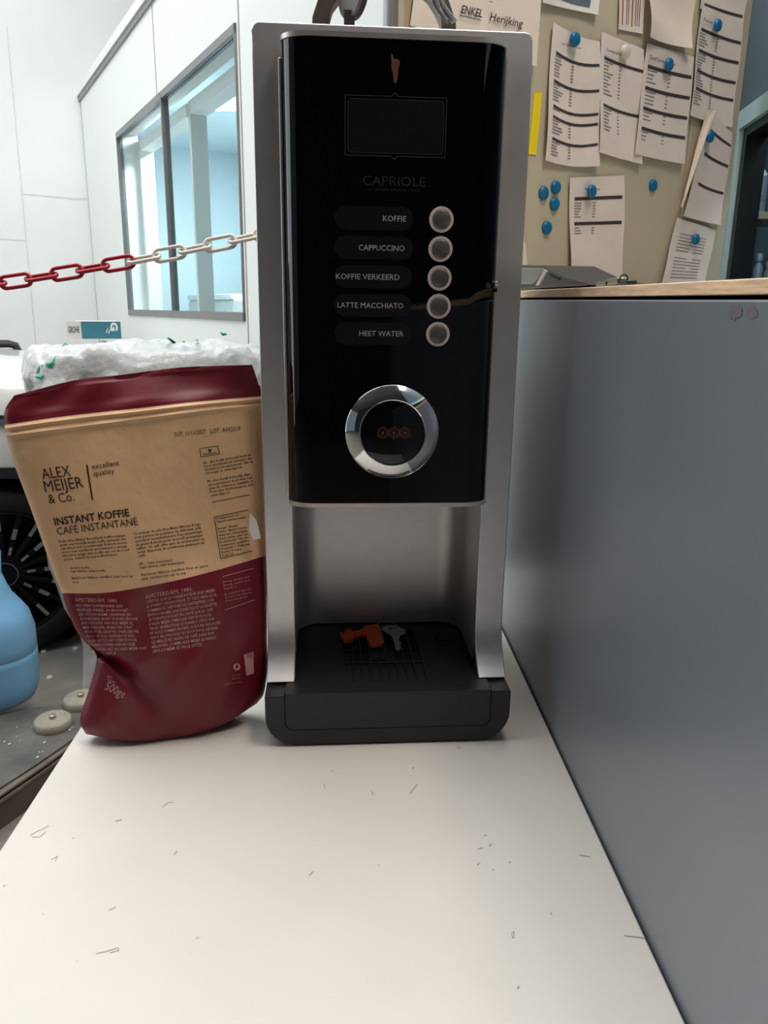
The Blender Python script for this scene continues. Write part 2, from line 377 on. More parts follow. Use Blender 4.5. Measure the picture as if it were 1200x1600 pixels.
# scuffs of the table top, thin flat wear marks
pr = Print()
for pts in ([(47, 1306), (56, 1300), (66, 1296), (76, 1290)], [(50, 1308), (62, 1308), (72, 1299)], [(150, 1490), (166, 1487), (184, 1481), (186, 1485), (172, 1489)],
            [(253, 1262), (262, 1254), (271, 1254)], [(506, 1226), (508, 1232)], [(580, 1236), (583, 1243)], [(518, 1203), (521, 1206)],
            [(272, 1336), (276, 1330)], [(170, 1422), (176, 1420), (181, 1417)], [(483, 1368), (489, 1362)], [(905, 1336), (922, 1339)], [(975, 1462), (1008, 1466)],
            [(799, 1458), (803, 1456), (802, 1466), (799, 1460)], [(746, 1352), (749, 1348)], [(764, 1322), (768, 1319)], [(795, 1348), (798, 1347)], [(808, 1545), (811, 1541)], [(756, 1306), (760, 1305)], [(746, 1327), (754, 1325)], [(860, 1426), (862, 1430)], [(80, 1343), (90, 1338), (86, 1346)], [(640, 1240), (652, 1226)], [(5, 1385), (8, 1383)], [(180, 1283), (190, 1281)]):
    q = [PZ(x, y, ZT) for x, y in pts]; q = [(p.x, p.y) for p in q]
    pr.poly(q, .0007 if len(pts) > 2 else .0012)
o = pr.build('scuff_marks', M['tedge'], tb, lambda a, b: Vector((a, b, ZT+.0004)) - Vector(tb.location)); o['kind'] = 'stuff'

# ================================================================== COUNTER on the right
XC = .2375
cb = empty('counter_cabinet', (.65, .8, 0)); tag(cb, 'tall counter with plain grey brushed metal side standing right of the white table', 'cabinet')
bx = lambda *a, **k: box(*a, **k)
ox, oy = .65, .8
poly = [(XC, -.9), (1.12, -.9), (1.12, 2.22), (XC, 1.59)]
P0 = [(a-ox, b-oy) for a, b in poly]
def wz(Y): return 1.3045+(min(max(Y, -.2), 1.11)-.444)*.0128
bm = bmesh.new(); Yk = [-.9, -.2, .444, 1.11, 1.59]; sec = []
for Y in Yk: sec.append([bm.verts.new((X-ox, Y-oy, z)) for X, z in ((XC, 0), (XC+.012, 0), (XC+.012, wz(Y)-.0125), (XC, wz(Y)-.0125))])
for a, b in zip(sec, sec[1:]): [bm.faces.new((a[k], a[(k+1) % 4], b[(k+1) % 4], b[k])) for k in range(4)]
bm.faces.new(sec[0]); bm.faces.new(sec[-1][::-1]); link_mesh('side_panel', bm, M['panel'], cb, bevel=.0015)
prism('carcass', [(XC+.012-ox, -.9-oy), (1.12-ox, -.9-oy), (1.12-ox, 2.22-oy), (XC+.012-ox, 1.60-oy)], 'z', 0, 1.280, M['housing'], cb)
bm = bmesh.new(); sec = []
for Y in [-.92, -.2, .444, 1.11, 1.595]: sec.append([bm.verts.new(q) for q in ((XC+.003, Y, wz(Y)-.0095), (1.13, Y+(2.225-1.595)*max(0, Y-1.11)/.485, wz(Y)-.0095), (1.13, Y+(2.225-1.595)*max(0, Y-1.11)/.485, wz(Y)), (XC+.003, Y, wz(Y)))])
for a, b in zip(sec, sec[1:]): [bm.faces.new((a[k], a[(k+1) % 4], b[(k+1) % 4], b[k])) for k in range(4)]
bm.faces.new(sec[0]); bm.faces.new(sec[-1][::-1])
wt = link_mesh('worktop', bm, M['plywood'], None, bevel=.0008)
wt.data.materials.append(M['worktop'])
for p in wt.data.polygons:
    if abs(p.normal.z) > .9 and p.center.z > wz(p.center.y)-.004: p.material_index = 1
tag(wt, 'thin plywood worktop lying on top of the grey metal counter', 'worktop')
box('spacer', XC+.012-ox, 1.1-ox, -.88-oy, 1.5-oy, 1.280, 1.2865, M['void'], cb)
# rubbed patch on the panel near its upper edge
pr = Print()
for (cx_, cy_, rx_, ry_, n_) in ((1150, 487, 11, 13, 22), (1176, 489, 10, 9, 18), (868, 566, 2, 3, 6), (872, 572, 2, 2, 5), (900, 480, 2.5, 2, 6), (858, 492, 2, 1.5, 6)):
    P_ = []
    for k in range(n_):
        t = 2*math.pi*k/n_; q = pl(cx_+rx_*math.cos(t)*(.7+.5*random.random()), cy_+ry_*math.sin(t)*(.7+.5*random.random()), (XC, 0, 0), Vector((1, 0, 0))); P_.append((q.y, q.z))
    pr.quad(P_)
o = pr.build('rub_marks', mat('rubbed_metal', (150, 144, 150), .45, .85), cb, lambda a, b: Vector((XC-.0004-ox, a-oy, b))); o['kind'] = 'stuff'

# ================================================================== COFFEE MACHINE
A = math.radians(1.9)
cm = empty('coffee_machine', (.0395, .84, ZT), A)
tag(cm, 'tall silver and black coffee machine standing on the white table', 'coffee machine')
def prof_y(z):
    pts = [(.06, -.040), (.067, -.0335), (.075, -.0245), (.083, -.0165), (.091, -.0100), (.099, -.0052), (.108, -.0018), (.118, .0003), (.13, .0015), (.16, .002), (.25, 0), (.5, 0), (.64, .001), (.72, .006), (.76, .011)]
    for (a, b), (c, d) in zip(pts, pts[1:]):
        if z <= c: return b+(d-b)*(z-a)/(c-a)
    return pts[-1][1]
# front frame: plate with flared feet
bm = bmesh.new()
HW, IW = .140, .1075; ZO = .30
out = [(-HW, .067), (-HW, .747)]
for k in range(7): t = math.radians(180-90*k/6); out.append((-HW+.008+.008*math.cos(t), .747+.008*math.sin(t)))
for k in range(7): t = math.radians(90-90*k/6); out.append((HW-.008+.008*math.cos(t), .747+.008*math.sin(t)))
out += [(HW, .067), (IW, .067), (IW, ZO), (-IW, ZO), (-IW, .067)]
vs = [bm.verts.new((x, 0, z)) for x, z in out]; bm.faces.new(vs)
zs = [.07+.005*k for k in range(18)]+[.18, .22, .26, .3, .5, .6, .64, .66, .68, .7, .72, .735]
for z in zs:
    bmesh.ops.bisect_plane(bm, geom=bm.verts[:]+bm.edges[:]+bm.faces[:], plane_co=(0, 0, z), plane_no=(0, 0, 1), dist=1e-5)
for x in (-IW, IW):
    bmesh.ops.bisect_plane(bm, geom=bm.verts[:]+bm.edges[:]+bm.faces[:], plane_co=(x, 0, 0), plane_no=(1, 0, 0), dist=1e-5)
ext = bmesh.ops.extrude_face_region(bm, geom=bm.faces[:])
back = {v for v in ext['geom'] if isinstance(v, bmesh.types.BMVert)}
for v in bm.verts:
    v.co.y = prof_y(v.co.z) + (.014 if v in back else 0)
link_mesh('front_frame', bm, M['silver'], cm, bevel=.0014)
# housing behind the frame
bm = bmesh.new()
a_box(bm, -.136, .136, .022, .27, .30, .748)
a_prism(bm, [(-.136, .016), (-.1115, .016), (-.1115, .145), (.1115, .145), (.1115, .016), (.136, .016), (.136, .27), (-.136, .27)], 'z', .066, .30)
link_mesh('housing', bm, M['housing'], cm, bevel=.002)
# brew recess lining
def ulin(hw, d, r, y0, off):
    pts = [(-hw-off, y0)]
    for k in range(9): t = math.radians(180-90*k/8); pts.append((-hw-off+(r+off)+(r+off)*math.cos(t), d-r+(r+off)*math.sin(t)))
    for k in range(9): t = math.radians(90-90*k/8); pts.append((hw+off-(r+off)+(r+off)*math.cos(t), d-r+(r+off)*math.sin(t)))
    pts.append((hw+off, y0)); return pts
inn = ulin(.1085, .134, .030, .016, 0); outr = ulin(.1085, .134, .030, .016, .0015)
prism('splash_panel', inn+outr[::-1], 'z', .068, .305, M['silver_in'], cm, smooth=True)
box('recess_roof', -.107, .107, .01, .132, .296, .30, M['housing'], cm)
nz = lathe('outlet_nozzle', [(0, 0), (.008, 0), (.011, .012), (.013, .02), (0, .02)], M['black2'], cm, 20, Tr((0, .055, .277)))
# door
Dh, Zb, Zt_ = .1105, .2775, .7335; YF = -.024
def doorplan(hw, yf, rx, ry, yb):
    pts = [(-hw, yb)]
    for k in range(11): t = math.radians(180-90*k/10); pts.append((-hw+rx+rx*math.cos(t), yf+ry-ry*math.sin(t)))
    for k in range(11): t = math.radians(90-90*k/10); pts.append((hw-rx+rx*math.cos(t), yf+ry-ry*math.sin(t)))
    pts.append((hw, yb)); return pts
door = prism('door', doorplan(Dh, YF, .030, .021, .0), 'z', Zb, Zt_, M['gloss'], cm, smooth=True)
tp = doorplan(Dh+.0012, YF-.0012, .031, .022, .0)
bmT = prism('door_trim', tp, 'z', Zt_, Zt_+.0045, M['trim'], door, smooth=True)
prism('door_trim', tp, 'z', Zb-.0045, Zb, M['trim'], door, smooth=True)
box('hinge_strip', -Dh-.0035, -Dh-.0002, -.006, .003, Zb, Zt_-.014, M['trim'], door, bevel=.001)
box('hinge_strip', Dh+.0002, Dh+.0015, -.004, .003, Zb, Zt_-.006, M['trim'], door)
lathe('lock', [(0, 0), (.0026, 0), (.003, .0008), (.003, .003)], M['trim'], door, 16, Tr((.1088, -.0105, .512)) @ Rot(math.radians(65), 'Z') @ Rot(math.radians(90), 'X'))
lathe('lock', [(0, 0), (.0020, 0), (.0022, .002)], M['void'], door, 12, Tr((.1092, -.0105, .5055)) @ Rot(math.radians(65), 'Z') @ Rot(math.radians(90), 'X'))
face = lambda e: (lambda a, b: Vector((a, YF-e, b)))
# display
disp = prism('display', rrect(-.0462, .0468, .6335, .6805, .003), 'y', YF-.0006, YF+.001, M['screen'], cm)
pr = Print()
x0_, x1_, z0_, z1_ = -.0492, .0497, .6305, .6838
def rim_line(pr, pts, t): pr.poly(pts+[pts[0]], t)
rim_line(pr, [(x0_, z1_), (-.004, z1_), (-.001, z1_+.0032), (.002, z1_), (x1_, z1_), (x1_, z0_), (.002, z0_), (-.001, z0_-.0032), (-.004, z0_), (x0_, z0_)], .00075)
rim_line(pr, rrect(-.0466, .0472, .6331, .6809, .0032, 4), .0006)
pr.build('display_outline', M['copper_dim'], disp, face(.0008))
# horse-like foil emblem: irregular copper patch
pr = Print(); pr.quad([(-.0052, .7215), (-.0035, .7195), (-.0022, .7165), (.0008, .7165), (.0030, .7150), (.0032, .7125), (.0022, .7090), (.0016, .7060), (.0017, .7020), (.0002, .6960), (-.0014, .6952), (-.0024, .6972), (-.0034, .7040), (-.0050, .7095), (-.0048, .7145), (-.0053, .7180)])
pr.build('foil_emblem', M['copper'], cm, face(.0003))
pr = Print(); pr.text('CAPRIOLE', -.0318, .6035, .0088, width=.0625); pr.text('COFFEE SINCE 1989', -.0260, .5985, .0022, width=.051)
pr.build('logo', M['logo_dim'], cm, face(.0003))
words = [('KOFFIE', -.0115+.0003, .0122), ('CAPPUCCINO', -.0355, .0110), ('KOFFIE VERKEERD', -.0585, .0065), ('LATTE MACCHIATO', -.0570, .0110), ('HEET WATER', -.0345, .0118)]
for i, (wd, xa, xb) in enumerate(words):
    zc = .5728-.02822*i
    pl_ = prism('label_strip', rrect(-.0600, .0195, zc-.0112, zc+.0112, .0105), 'y', YF-.0004, YF+.001, M['pill'], cm)
    pr = Print(); pr.text(wd, xa, zc-.0026, .0054, width=xb-xa); pr.build('lettering', M['white_print'], pl_, face(.0006))
    b = lathe('selection_button', [(0, .0012), (.0080, .0012), (.0088, .0006), (.0092, 0)], M['btn'], cm, 32, Tr((.048, YF-.0016, zc)) @ Rot(math.pi/2, 'X'))
    lathe('button_ring', [(.0092, 0), (.0095, .0014), (.0120, .0014), (.0125, 0)], M['ringglow'], b, 40, Tr((.048, YF-.0006, zc)) @ Rot(math.pi/2, 'X'))
# dial
dz, dx = .3570, .0012
TD = Tr((dx, YF, dz)) @ Rot(math.pi/2, 'X')
dial = lathe('dial', [(.0345, .0), (.0345, .0100), (.0355, .0106), (.0500, .0050), (.0508, .0035), (.0508, 0)], M['chrome'], cm, 96, TD)
lathe('dial_glass', [(0, .0110), (.0150, .0108), (.0280, .0099), (.0345, .0088)], M['gloss'], dial, 64, TD)
pr = Print()
for k in range(3):
    cx = dx-.0085+k*.0118-.002; cz = dz+.0005
    for r, t in ((.0062, .0006), (.0040, .0005)):
        rim_line(pr, [(cx+r*math.sin(math.radians(60*j)), cz+r*math.cos(math.radians(60*j))) for j in range(6)], t)
    pr.quad([(cx+.0017*math.sin(math.radians(60*j)), cz+.0017*math.cos(math.radians(60*j))) for j in range(6)])
pr.build('hexagon_logo', M['copper'], dial, lambda a, b: Vector((a, YF-.0113, b)))
# base
bo = [(-.140, .064), (-.140, .036)]
for k in range(1, 9): t = math.radians(180+90*k/8); bo.append((-.140+.034+.034*math.cos(t), .036+.034*math.sin(t)*1.0))
for k in range(0, 8): t = math.radians(270+90*k/8); bo.append((.140-.034+.034*math.cos(t), .036+.034*math.sin(t)))
bo += [(.140, .036), (.140, .064)]
base = prism('base', bo, 'y', -.0600, .29, M['black'], cm, bevel=.0012)
# groove (dark gap) and the drawer of the tray
prism('tray_gap', rrect(-.1185, .1180, .0205, .0655, .0105, 5, (0, 0, 1, 1)), 'y', -.0604, -.05, M['void'], base)
tray = prism('drip_tray', rrect(-.1170, .1165, .0220, .0650, .0095, 5, (0, 0, 1, 1)), 'y', -.0613, -.0520, M['black'], cm, bevel=.0008)
hx0, hx1, hy0, hy1 = -.049, .046, -.034, .108
def tray_top():
    bm = bmesh.new(); zt, zl = .0668, .0640
    o_ = rrect(-.1150, .1145, -.0600, .128, .024, 6, (1, 1, 0, 0))
    a_prism(bm, [(a, b) for a, b in o_ if False] or [(-.1170, -.0612), (.1165, -.0612), (.1165, hy0), (-.1170, hy0)], 'z', zl, zt)
    a_prism(bm, [(-.1170, hy0), (hx0, hy0), (hx0, hy1), (-.108, hy1)], 'z', zl, zt)
    a_prism(bm, [(hx1, hy0), (.1165, hy0), (.105, hy1), (hx1, hy1)], 'z', zl, zt)
    bk = [(-.108, hy1), (.105, hy1)]
    for k in range(7): t = math.radians(90*k/6); bk.append((.083+.021*math.cos(t), .110+.020*math.sin(t)))
    for k in range(7): t = math.radians(90+90*k/6); bk.append((-.086+.021*math.cos(t), .110+.020*math.sin(t)))
    a_prism(bm, bk, 'z', zl, zt)
    return link_mesh('tray_top', bm, M['black2'], tray)
tray_top()
box('tray_well', hx0, hx1, hy0, hy1, .0642, .0646, M['void'], tray)
bm = bmesh.new(); n = 9; pw = (hx1-hx0)/n
for k in range(1, n): a_box(bm, hx0+k*pw-.0013, hx0+k*pw+.0013, hy0, hy1, .0648, .0666)
for y in (.016, .052, .083): a_box(bm, hx0, hx1, y-.0018, y+.0018, .0648, .0667)
a_box(bm, -.016, .016, .022, .046, .0648, .0665)
link_mesh('grille', bm, M['black'], tray, bevel=.0004)
lathe('grille_boss', [(.0085, 0), (.0085, .0008), (.0105, .0008), (.0105, 0)], M['black'], tray, 24, Tr((0, .034, .0665)))
lathe('float_ring', [(.0105, 0), (.0108, .0007), (.0122, .0007), (.0125, 0)], M['void'], tray, 32, Tr((.0825, .084, .0668)))
for sx in (-.105, .105):
    for sy in (-.03, .25): lathe('foot', [(0, 0), (.010, 0), (.011, .004), (0, .004)], M['black2'], cm, 16, Tr((sx, sy, -.0)))

# keys on the tray
KX = empty('key_with_fob')
MC = Matrix.Translation((.0395, .84, ZT)) @ Rot(A, 'Z')
KX.matrix_world = MC @ Tr((.0, .072, .0670)); tag(KX, 'orange plastic key fob with small key lying on the black drip tray', 'key')
ml = lambda x, y: (lambda q: (q.x, q.y-.072))(MC.inverted() @ PZ(x, y, ZT+.070))
fob = [ml(*q) for q in ((536, 994), (540, 985), (548, 984), (550, 988), (562, 986), (572, 979), (590, 976), (593, 980), (600, 1004), (597, 1007), (580, 1010), (576, 1006), (572, 993), (566, 992), (552, 995), (551, 1000), (538, 1003), (534, 997), (530, 991), (535, 989))]
prism('fob', fob, 'z', .0002, .0046, M['orange'], KX, bevel=.0006)
kb = [ml(*q) for q in ((596, 983), (606, 981), (620, 981), (633, 988), (633, 994), (625, 997), (623, 1004), (627, 1008), (624, 1012), (627, 1015), (622, 1021), (618, 1018), (615, 1004), (610, 996), (600, 990))]
key = prism('key', kb, 'z', .0050, .0068, M['keymetal'], KX, bevel=.0003)
c = ml(604, 983); tube('key_ring', [(c[0]+.0125*math.cos(t*math.pi/12), c[1]+.0125*math.sin(t*math.pi/12), .0078+.0012*math.sin(t*math.pi/12)) for t in range(24)], .0006, M['keymetal'], KX, 6, True)
h = ml(610, 986); lathe('key_hole', [(0, 0), (.0022, 0)], M['void'], key, 12, Tr((h[0], h[1], .0069)))

# ================================================================== COFFEE BAG
rows = [
 [(134, 1147), (197, 1157), (270, 1153), (345, 1133), (400, 1099)],
 [(125, 1124), (196, 1140), (272, 1137), (348, 1116), (411, 1082)],
 [(139, 1078), (205, 1088), (278, 1087), (352, 1068), (416, 1040)],
 [(150, 1036), (208, 1044), (280, 1042), (350, 1024), (415.5, 1000)],
 [(148, 1019), (205, 1022), (276, 1016), (345, 1000), (415.5, 974)],
 [(122, 990), (188, 988), (264, 978), (341, 960), (415, 935)],
 [(105, 953), (176, 956), (256, 944), (336, 922), (414.5, 898)],
 [(97, 927), (166, 926), (251, 912), (331, 893), (414, 868)],
 [(82, 890), (156, 890), (241, 876), (325, 857), (413, 833)],
 [(47, 792), (131, 789), (221, 775), (315, 757), (410.5, 740)],
 [(19, 716), (110, 709), (210, 693), (310, 676), (408.5, 662)],
 [(7, 664), (105, 650), (205, 639), (305, 628), (407, 619)],
 [(8, 640), (100, 629), (198, 618), (300, 606), (404, 601)],
 [(22, 618), (118, 594), (188, 586), (285, 574), (394, 570)]]
rows = np.array(rows, float)
def cr1(P, t):
    """Catmull-Rom through P (n,...) at scalar t in [0,n-1]"""
    n = len(P); i = min(int(t), n-2); f = t-i
    p0 = P[max(i-1, 0)]; p1 = P[i]; p2 = P[i+1]; p3 = P[min(i+2, n-1)]
    if i == 0: p0 = 2*p1-p2
    if i == n-2: p3 = 2*p2-p1
    return .5*((2*p1)+(-p0+p2)*f+(2*p0-5*p1+4*p2-p3)*f*f+(-p0+3*p1-3*p2+p3)*f**3)
NU, SUB = 56, 16
ts = [i/SUB for i in range((len(rows)-1)*SUB+1)]
BN = Vector((-.26, 1, 0)).normalized()
def bagplane(x, y):
    # the sheet leans back a little towards its top
    p0 = Vector((-.284, .797, ZT)); n = Vector((-.26, 1, -.06)).normalized()
    return pl(x, y, p0, n)
def bulge(u, t):
    e = max(0., min(1., u)); side = (math.sin(math.pi*e))**.45 if 0 < e < 1 else 0
    full = 1-((t-3.5)/9.5)**2 if t > 3.5 else 1-.25*((3.5-t)/3.5)**2
    full = max(0, full)
    b = .040*side*full
    b += .0022*math.sin(9*u+1.3*t)*side*(full > .05) + .0016*math.sin(23*u-2.1*t+1)*side
    # deep crease from the notch at the left into the lower part
    def crease(u0, t0, u1, t1, wd, amp):
        dx_, dt = u1-u0, (t1-t0)/13; L2 = dx_*dx_+dt*dt; s_ = ((u-u0)*dx_+((t-t0)/13)*dt)/L2; s_ = max(0, min(1, s_))
        d2 = (u-u0-s_*dx_)**2+((t-t0)/13-s_*dt)**2
        return amp*math.exp(-d2/(wd*wd))*(1-.75*s_)
    b -= crease(0.0, 4.0, .42, 1.6, .035, .020)
    b += crease(.05, 3.2, .40, 1.2, .03, .006)
    b -= crease(.10, 5.0, .06, 7.5, .03, .008)
    b += crease(.2, 1.2, .32, .6, .02, .003)
    if 10.2 < t < 11.2:
        for tc in (10.86, 10.62): b += .0030*math.exp(-((t-tc)/.065)**2)
    if t > 11.2: b += .002*math.sin(7*u+.5)*(t-11)*.6
    return b
bm = bmesh.new(); fgrid = []; bgrid = []
for t in ts:
    P = cr1(rows, t); P[:, 0] += np.array([0, 0, 0, .4, 1.6]) if t < 12 else 0; fr_, br_ = [], []; P = P.copy()
    for j in range(NU+1):
        u = j/NU; x, y = cr1(P, u*4)
        p = bagplane(x, y); d = (CAM-p).normalized()
        q = p + d*bulge(u, t)
        e = math.sin(math.pi*u)**.6; full = max(0, 1-((t-2.0)/10.5)**2) if t > 2 else 1
        bk = p + Vector((-.25, 1, 0)).normalized()*(.001+.030*e*full)
        if q.z < ZT+.0015: q.z = ZT+.0015
        if bk.z < ZT+.0015: bk.z = ZT+.0015
        fr_.append(bm.verts.new(q)); br_.append(bm.verts.new(bk))
    fgrid.append(fr_); bgrid.append(br_)
nt_ = len(ts)
for i in range(nt_-1):
    t = ts[i]; mi = 1 if (7 <= t < 11) else 0
    for j in range(NU):
        f = bm.faces.new((fgrid[i][j], fgrid[i][j+1], fgrid[i+1][j+1], fgrid[i+1][j])); f.material_index = mi
        f = bm.faces.new((bgrid[i][j+1], bgrid[i][j], bgrid[i+1][j], bgrid[i+1][j+1])); f.material_index = mi
    for (a, b, c_, d_) in ((fgrid[i+1][0], bgrid[i+1][0], bgrid[i][0], fgrid[i][0]), (fgrid[i][NU], bgrid[i][NU], bgrid[i+1][NU], fgrid[i+1][NU])):
        f = bm.faces.new((a, b, c_, d_)); f.material_index = mi
for j in range(NU):
    bm.faces.new((fgrid[0][j+1], fgrid[0][j], bgrid[0][j], bgrid[0][j+1]))
    bm.faces.new((fgrid[-1][j], fgrid[-1][j+1], bgrid[-1][j+1], bgrid[-1][j]))
bag_bvh = BVHTree.FromBMesh(bm)
bag0 = Vector((-.20, .84, ZT))
bmesh.ops.translate(bm, vec=-bag0, verts=bm.verts[:])
bag = empty('coffee_bag', bag0); tag(bag, 'maroon and brown kraft paper stand-up bag of instant coffee left of the machine', 'bag')
pouch = link_mesh('pouch', bm, None, bag, smooth=True, mats=[M['maroon'], M['kraft']])
sealpts = []
for j in range(0, NU+1): sealpts.append(fgrid and None)
def onbag(x, y):
    d = ray(x, y).normalized(); h, n, i, dist = bag_bvh.ray_cast(CAM, d)
    if h is None: h = bagplane(x, y)
    return h - d*.0005 - bag0
def bagprint(name, m, fn):
    pr = Print(); fn(pr); return pr.build(name, m, bag, onbag)
# pixel frame: y grows downwards, so text is flipped (flip=-1) and angles are counter-clockwise positive
def T(pr, s, x, y, h, ang=8, width=None, **k): pr.text(s, x, y, h, math.radians(ang), width, flip=-1, **k)
def f_brand(pr):
    T(pr, 'ALEX', 67, 749, 17, 7, 45, slant=-.12); T(pr, 'MEIJER', 71, 769, 18, 7, 61, slant=-.12); T(pr, '& Co.', 77, 787, 15, 6, 40, slant=-.12)
    pr.line((135.5, 726), (144.5, 781), 2.4, 6)
bagprint('brand_lettering', M['ink'], f_brand)
def f_sub(pr): T(pr, 'excellent', 144.5, 733, 8.5, 8, 43, slant=-.1); T(pr, 'quality', 147, 744, 8.5, 8, 33, slant=-.1)
bagprint('slogan_lettering', M['ink'], f_sub)
bagprint('product_lettering', M['ink'], lambda pr: (T(pr, 'INSTANT KOFFIE', 86, 821, 11.5, 7.2, 118, bold=.022, slant=-.1), T(pr, 'CAFÉ INSTANTANÉ', 90, 836, 11.5, 7.2, 127, slant=-.1)))
bagprint('date_stamp', M['ink'], lambda pr: (T(pr, 'THT: 11/11/2027', 272, 683, 7, 6.3, 50), T(pr, 'LOT: A042519', 329, 677, 7, 5, 47)))
def para(pr, lines, x, y, w, dx, dy, h, ang, **k):
    for i, s in enumerate(lines):
        ww = w*(s[1] if isinstance(s, tuple) else 1); s = s[0] if isinstance(s, tuple) else s
        if s: T(pr, s, x+dx*i, y+dy*i, h, ang, ww, res=1, **{'bold': .014, **k})
bagprint('small_print', M['ink'], lambda pr: (
    para(pr, ['Deze Alex Meijer Roodmerk koffiemelange', 'geeft een heerlijk kopje koffie gemaakt van', 'een blend met voornamelijk Robusta bonen', 'voor een verfijnde aromatische smaak.', 'Hierdoor krijgt deze koffie een vol en rond', ('aroma. Geliefd bij veel koffiedrinkers.', .82)], 92, 848, 104, 1.5, 5.6, 3.6, 5.5),
    para(pr, [('Instant koffie', .30), ('Ingrediënten: instant koffie.', .55)], 110, 889, 100, 1.0, 5.2, 3.4, 1, bold=.01),
    para(pr, ['Rainforest Alliance Certified. Lees meer op', ('ra.org.', .1)], 112, 905, 96, 1.5, 6.0, 3.4, 2)))
bagprint('small_print', M['ink'], lambda pr: (
    para(pr, ['Ce mélange de café Alex Meijer Marque Rouge', 'vous permet de préparer un délicieux café,', 'constitué essentiellement d’un assemblage', 'de grains Robusta pour un profil aromatique', 'raffiné. Ce café offre ainsi un arôme plein et', 'rond. Apprécié de nombreux amateurs de', ('café.', .12)], 209, 836, 106, 1.2, 5.8, 3.8, 8.5),
    para(pr, [('FR - Café instantané', .50), ('Ingrédients: café instantané.', .68)], 218, 883, 104, 1.0, 5.4, 3.5, 7, bold=.012),
    para(pr, ['Rainforest Alliance Certified. Pour en savoir', ('plus, rendez-vous sur ra.org.', .66)], 221, 900, 106, 1, 6.2, 3.6, 8)))
def f_right(pr):
    for a, b in (((312, 701), (340, 697)), ((340, 697), (343, 709)), ((343, 709), (314, 714)), ((314, 714), (312, 701))): pr.line(a, b, 1.0)
    T(pr, 'Fairtrade', 318, 711, 3, 8, 20, res=1, bold=.02); pr.quad([(325, 703), (327, 701.5), (328.5, 703), (330, 701), (331, 703), (329, 706), (326.5, 706)])
    para(pr, ['NL - Met Eerlijk & Heerlijk biedt Sli-', 'breed assortiment aan duurzame, fair', 'fairtrade en streekproducten. Kijk op', ('informatie op: www.sligro.nl', .75)], 318, 725, 76, 1.2, 5.4, 3.4, 10)
    para(pr, ['FR - Avec Eerlijk & Heerlijk, Sligro', 'vaste assortiment de produits équi', 'issus du commerce équitable et', 'Pour plus d’information, visit', ('www.sligro.nl', .42)], 324, 754, 70, 1.4, 5.5, 3.6, 10)
    pr.line((331, 785), (390, 773), 1.0, 8)
    for a, b in (((335, 808), (388, 797)), ((335, 808), (345, 873)), ((345, 873), (394, 861))): pr.line(a, b, 1.0, 6)
    para(pr, [('Voedingswaarde per /', .85), 'Valeurs nutritionnelles', '', ('Energie / Énergie', .7), 'Vetten / Matières grasses', 'waarvan verzadigde', 'dont acides gras sat', 'Koolhydraten / Glucides', 'waarvan suikers', 'Vezels / Fibres', ('Eiwitten / Protéines', .7), ('Zout / Sel', .4)], 338, 812, 46, .8, 5.25, 3.2, 10)
bagprint('nutrition_print', M['ink'], f_right)
NL = [('AMSTERDAM, 1886.', .66), ('HIER OPENT KOFFIEBRANDER ALEX', .75), ('MEIJER EEN WINKEL. ZO BEGON HET.', .82), ('ZIJN ENTHOUSIASME, VAKKENNIS EN', .83), ('AUTHENTIEKE RECEPT ZORGEN ERVOOR', .92), ('DAT DE KOFFIE VAN ALEX MEIJER AL', .82), ('MEER DAN DRIE GENERATIES STAAT', .79), ('VOOR PUUR GENIETEN. DAAR ZIJN WE', .86), ('TROTS OP. OOK VANDAAG DE DAG', .77), ('GAAN WE TOT HET UITERSTE VOOR', .79), ('DE BESTE KOFFIEBONEN IN ONZE', .74), ('MELANGES, NET ALS ALEX MEIJER OOIT', .90), ('DAT PROEF JE.', .40)]
def f_nl(pr):
    T(pr, NL[0][0], 117, 940, 6.0, -1.5, 67, res=1)
    for i, (s, w_) in enumerate(NL[1:]):
        T(pr, s, 118+i*2.3, 948+i*6.9, 4.3, -1+.25*i, 98*w_, res=1, bold=.01)
bagprint('story_lettering', M['pink_ink'], f_nl)
FR = [('C’EST ICI QUE LE TORRÉFACTEUR ALEX MEIJER', 1.0), ('A OUVERT UNE BOUTIQUE, ET C’EST AINSI QU’A', 1.01), ('COMMENCÉ L’HISTOIRE DE L’ENTREPRISE. SON', .96), ('ENTHOUSIASME, SON EXPERTISE ET LA RECETTE', 1.0), ('AUTHENTIQUE FONT EN SORTE QUE LE CAFÉ', .93), ('D’ALEX MEIJER SYMBOLISE DEPUIS PLUS DE', .90), ('TROIS GÉNÉRATIONS LE PLAISIR À L’ÉTAT PUR', .94), ('ET NOUS SOMMES EN FIERS. AUJOURD’HUI AUSSI,', 1.02), ('NOUS ALLONS JUSQU’AU BOUT POUR OBTENIR', .97), ('LES MEILLEURS GRAINS DE CAFÉ DANS NOS', .91), ('MÉLANGES, COMME ALEX MEIJER LE FAISAIT', .93), ('JADIS LUI-MÊME. ET ON LE GOÛTE.', .72)]
def f_fr(pr):
    T(pr, 'AMSTERDAM, 1886.', 228, 936, 6.8, 10, 75, res=1)
    for i, (s, w_) in enumerate(FR): T(pr, s, 229+i*.9, 943+i*7.0, 4.6, 10-.15*i, 109*w_, res=1, bold=.01)
bagprint('story_lettering', M['pink_ink'], f_fr)
def f_w(pr):
    T(pr, '500ge', 163, 1077, 14, -26, 33, bold=.0)
    T(pr, 'NETTO:', 167, 1058, 3.2, -24, 10, res=1); T(pr, 'POIDS NET:', 167, 1063, 3.2, -24, 15, res=1)
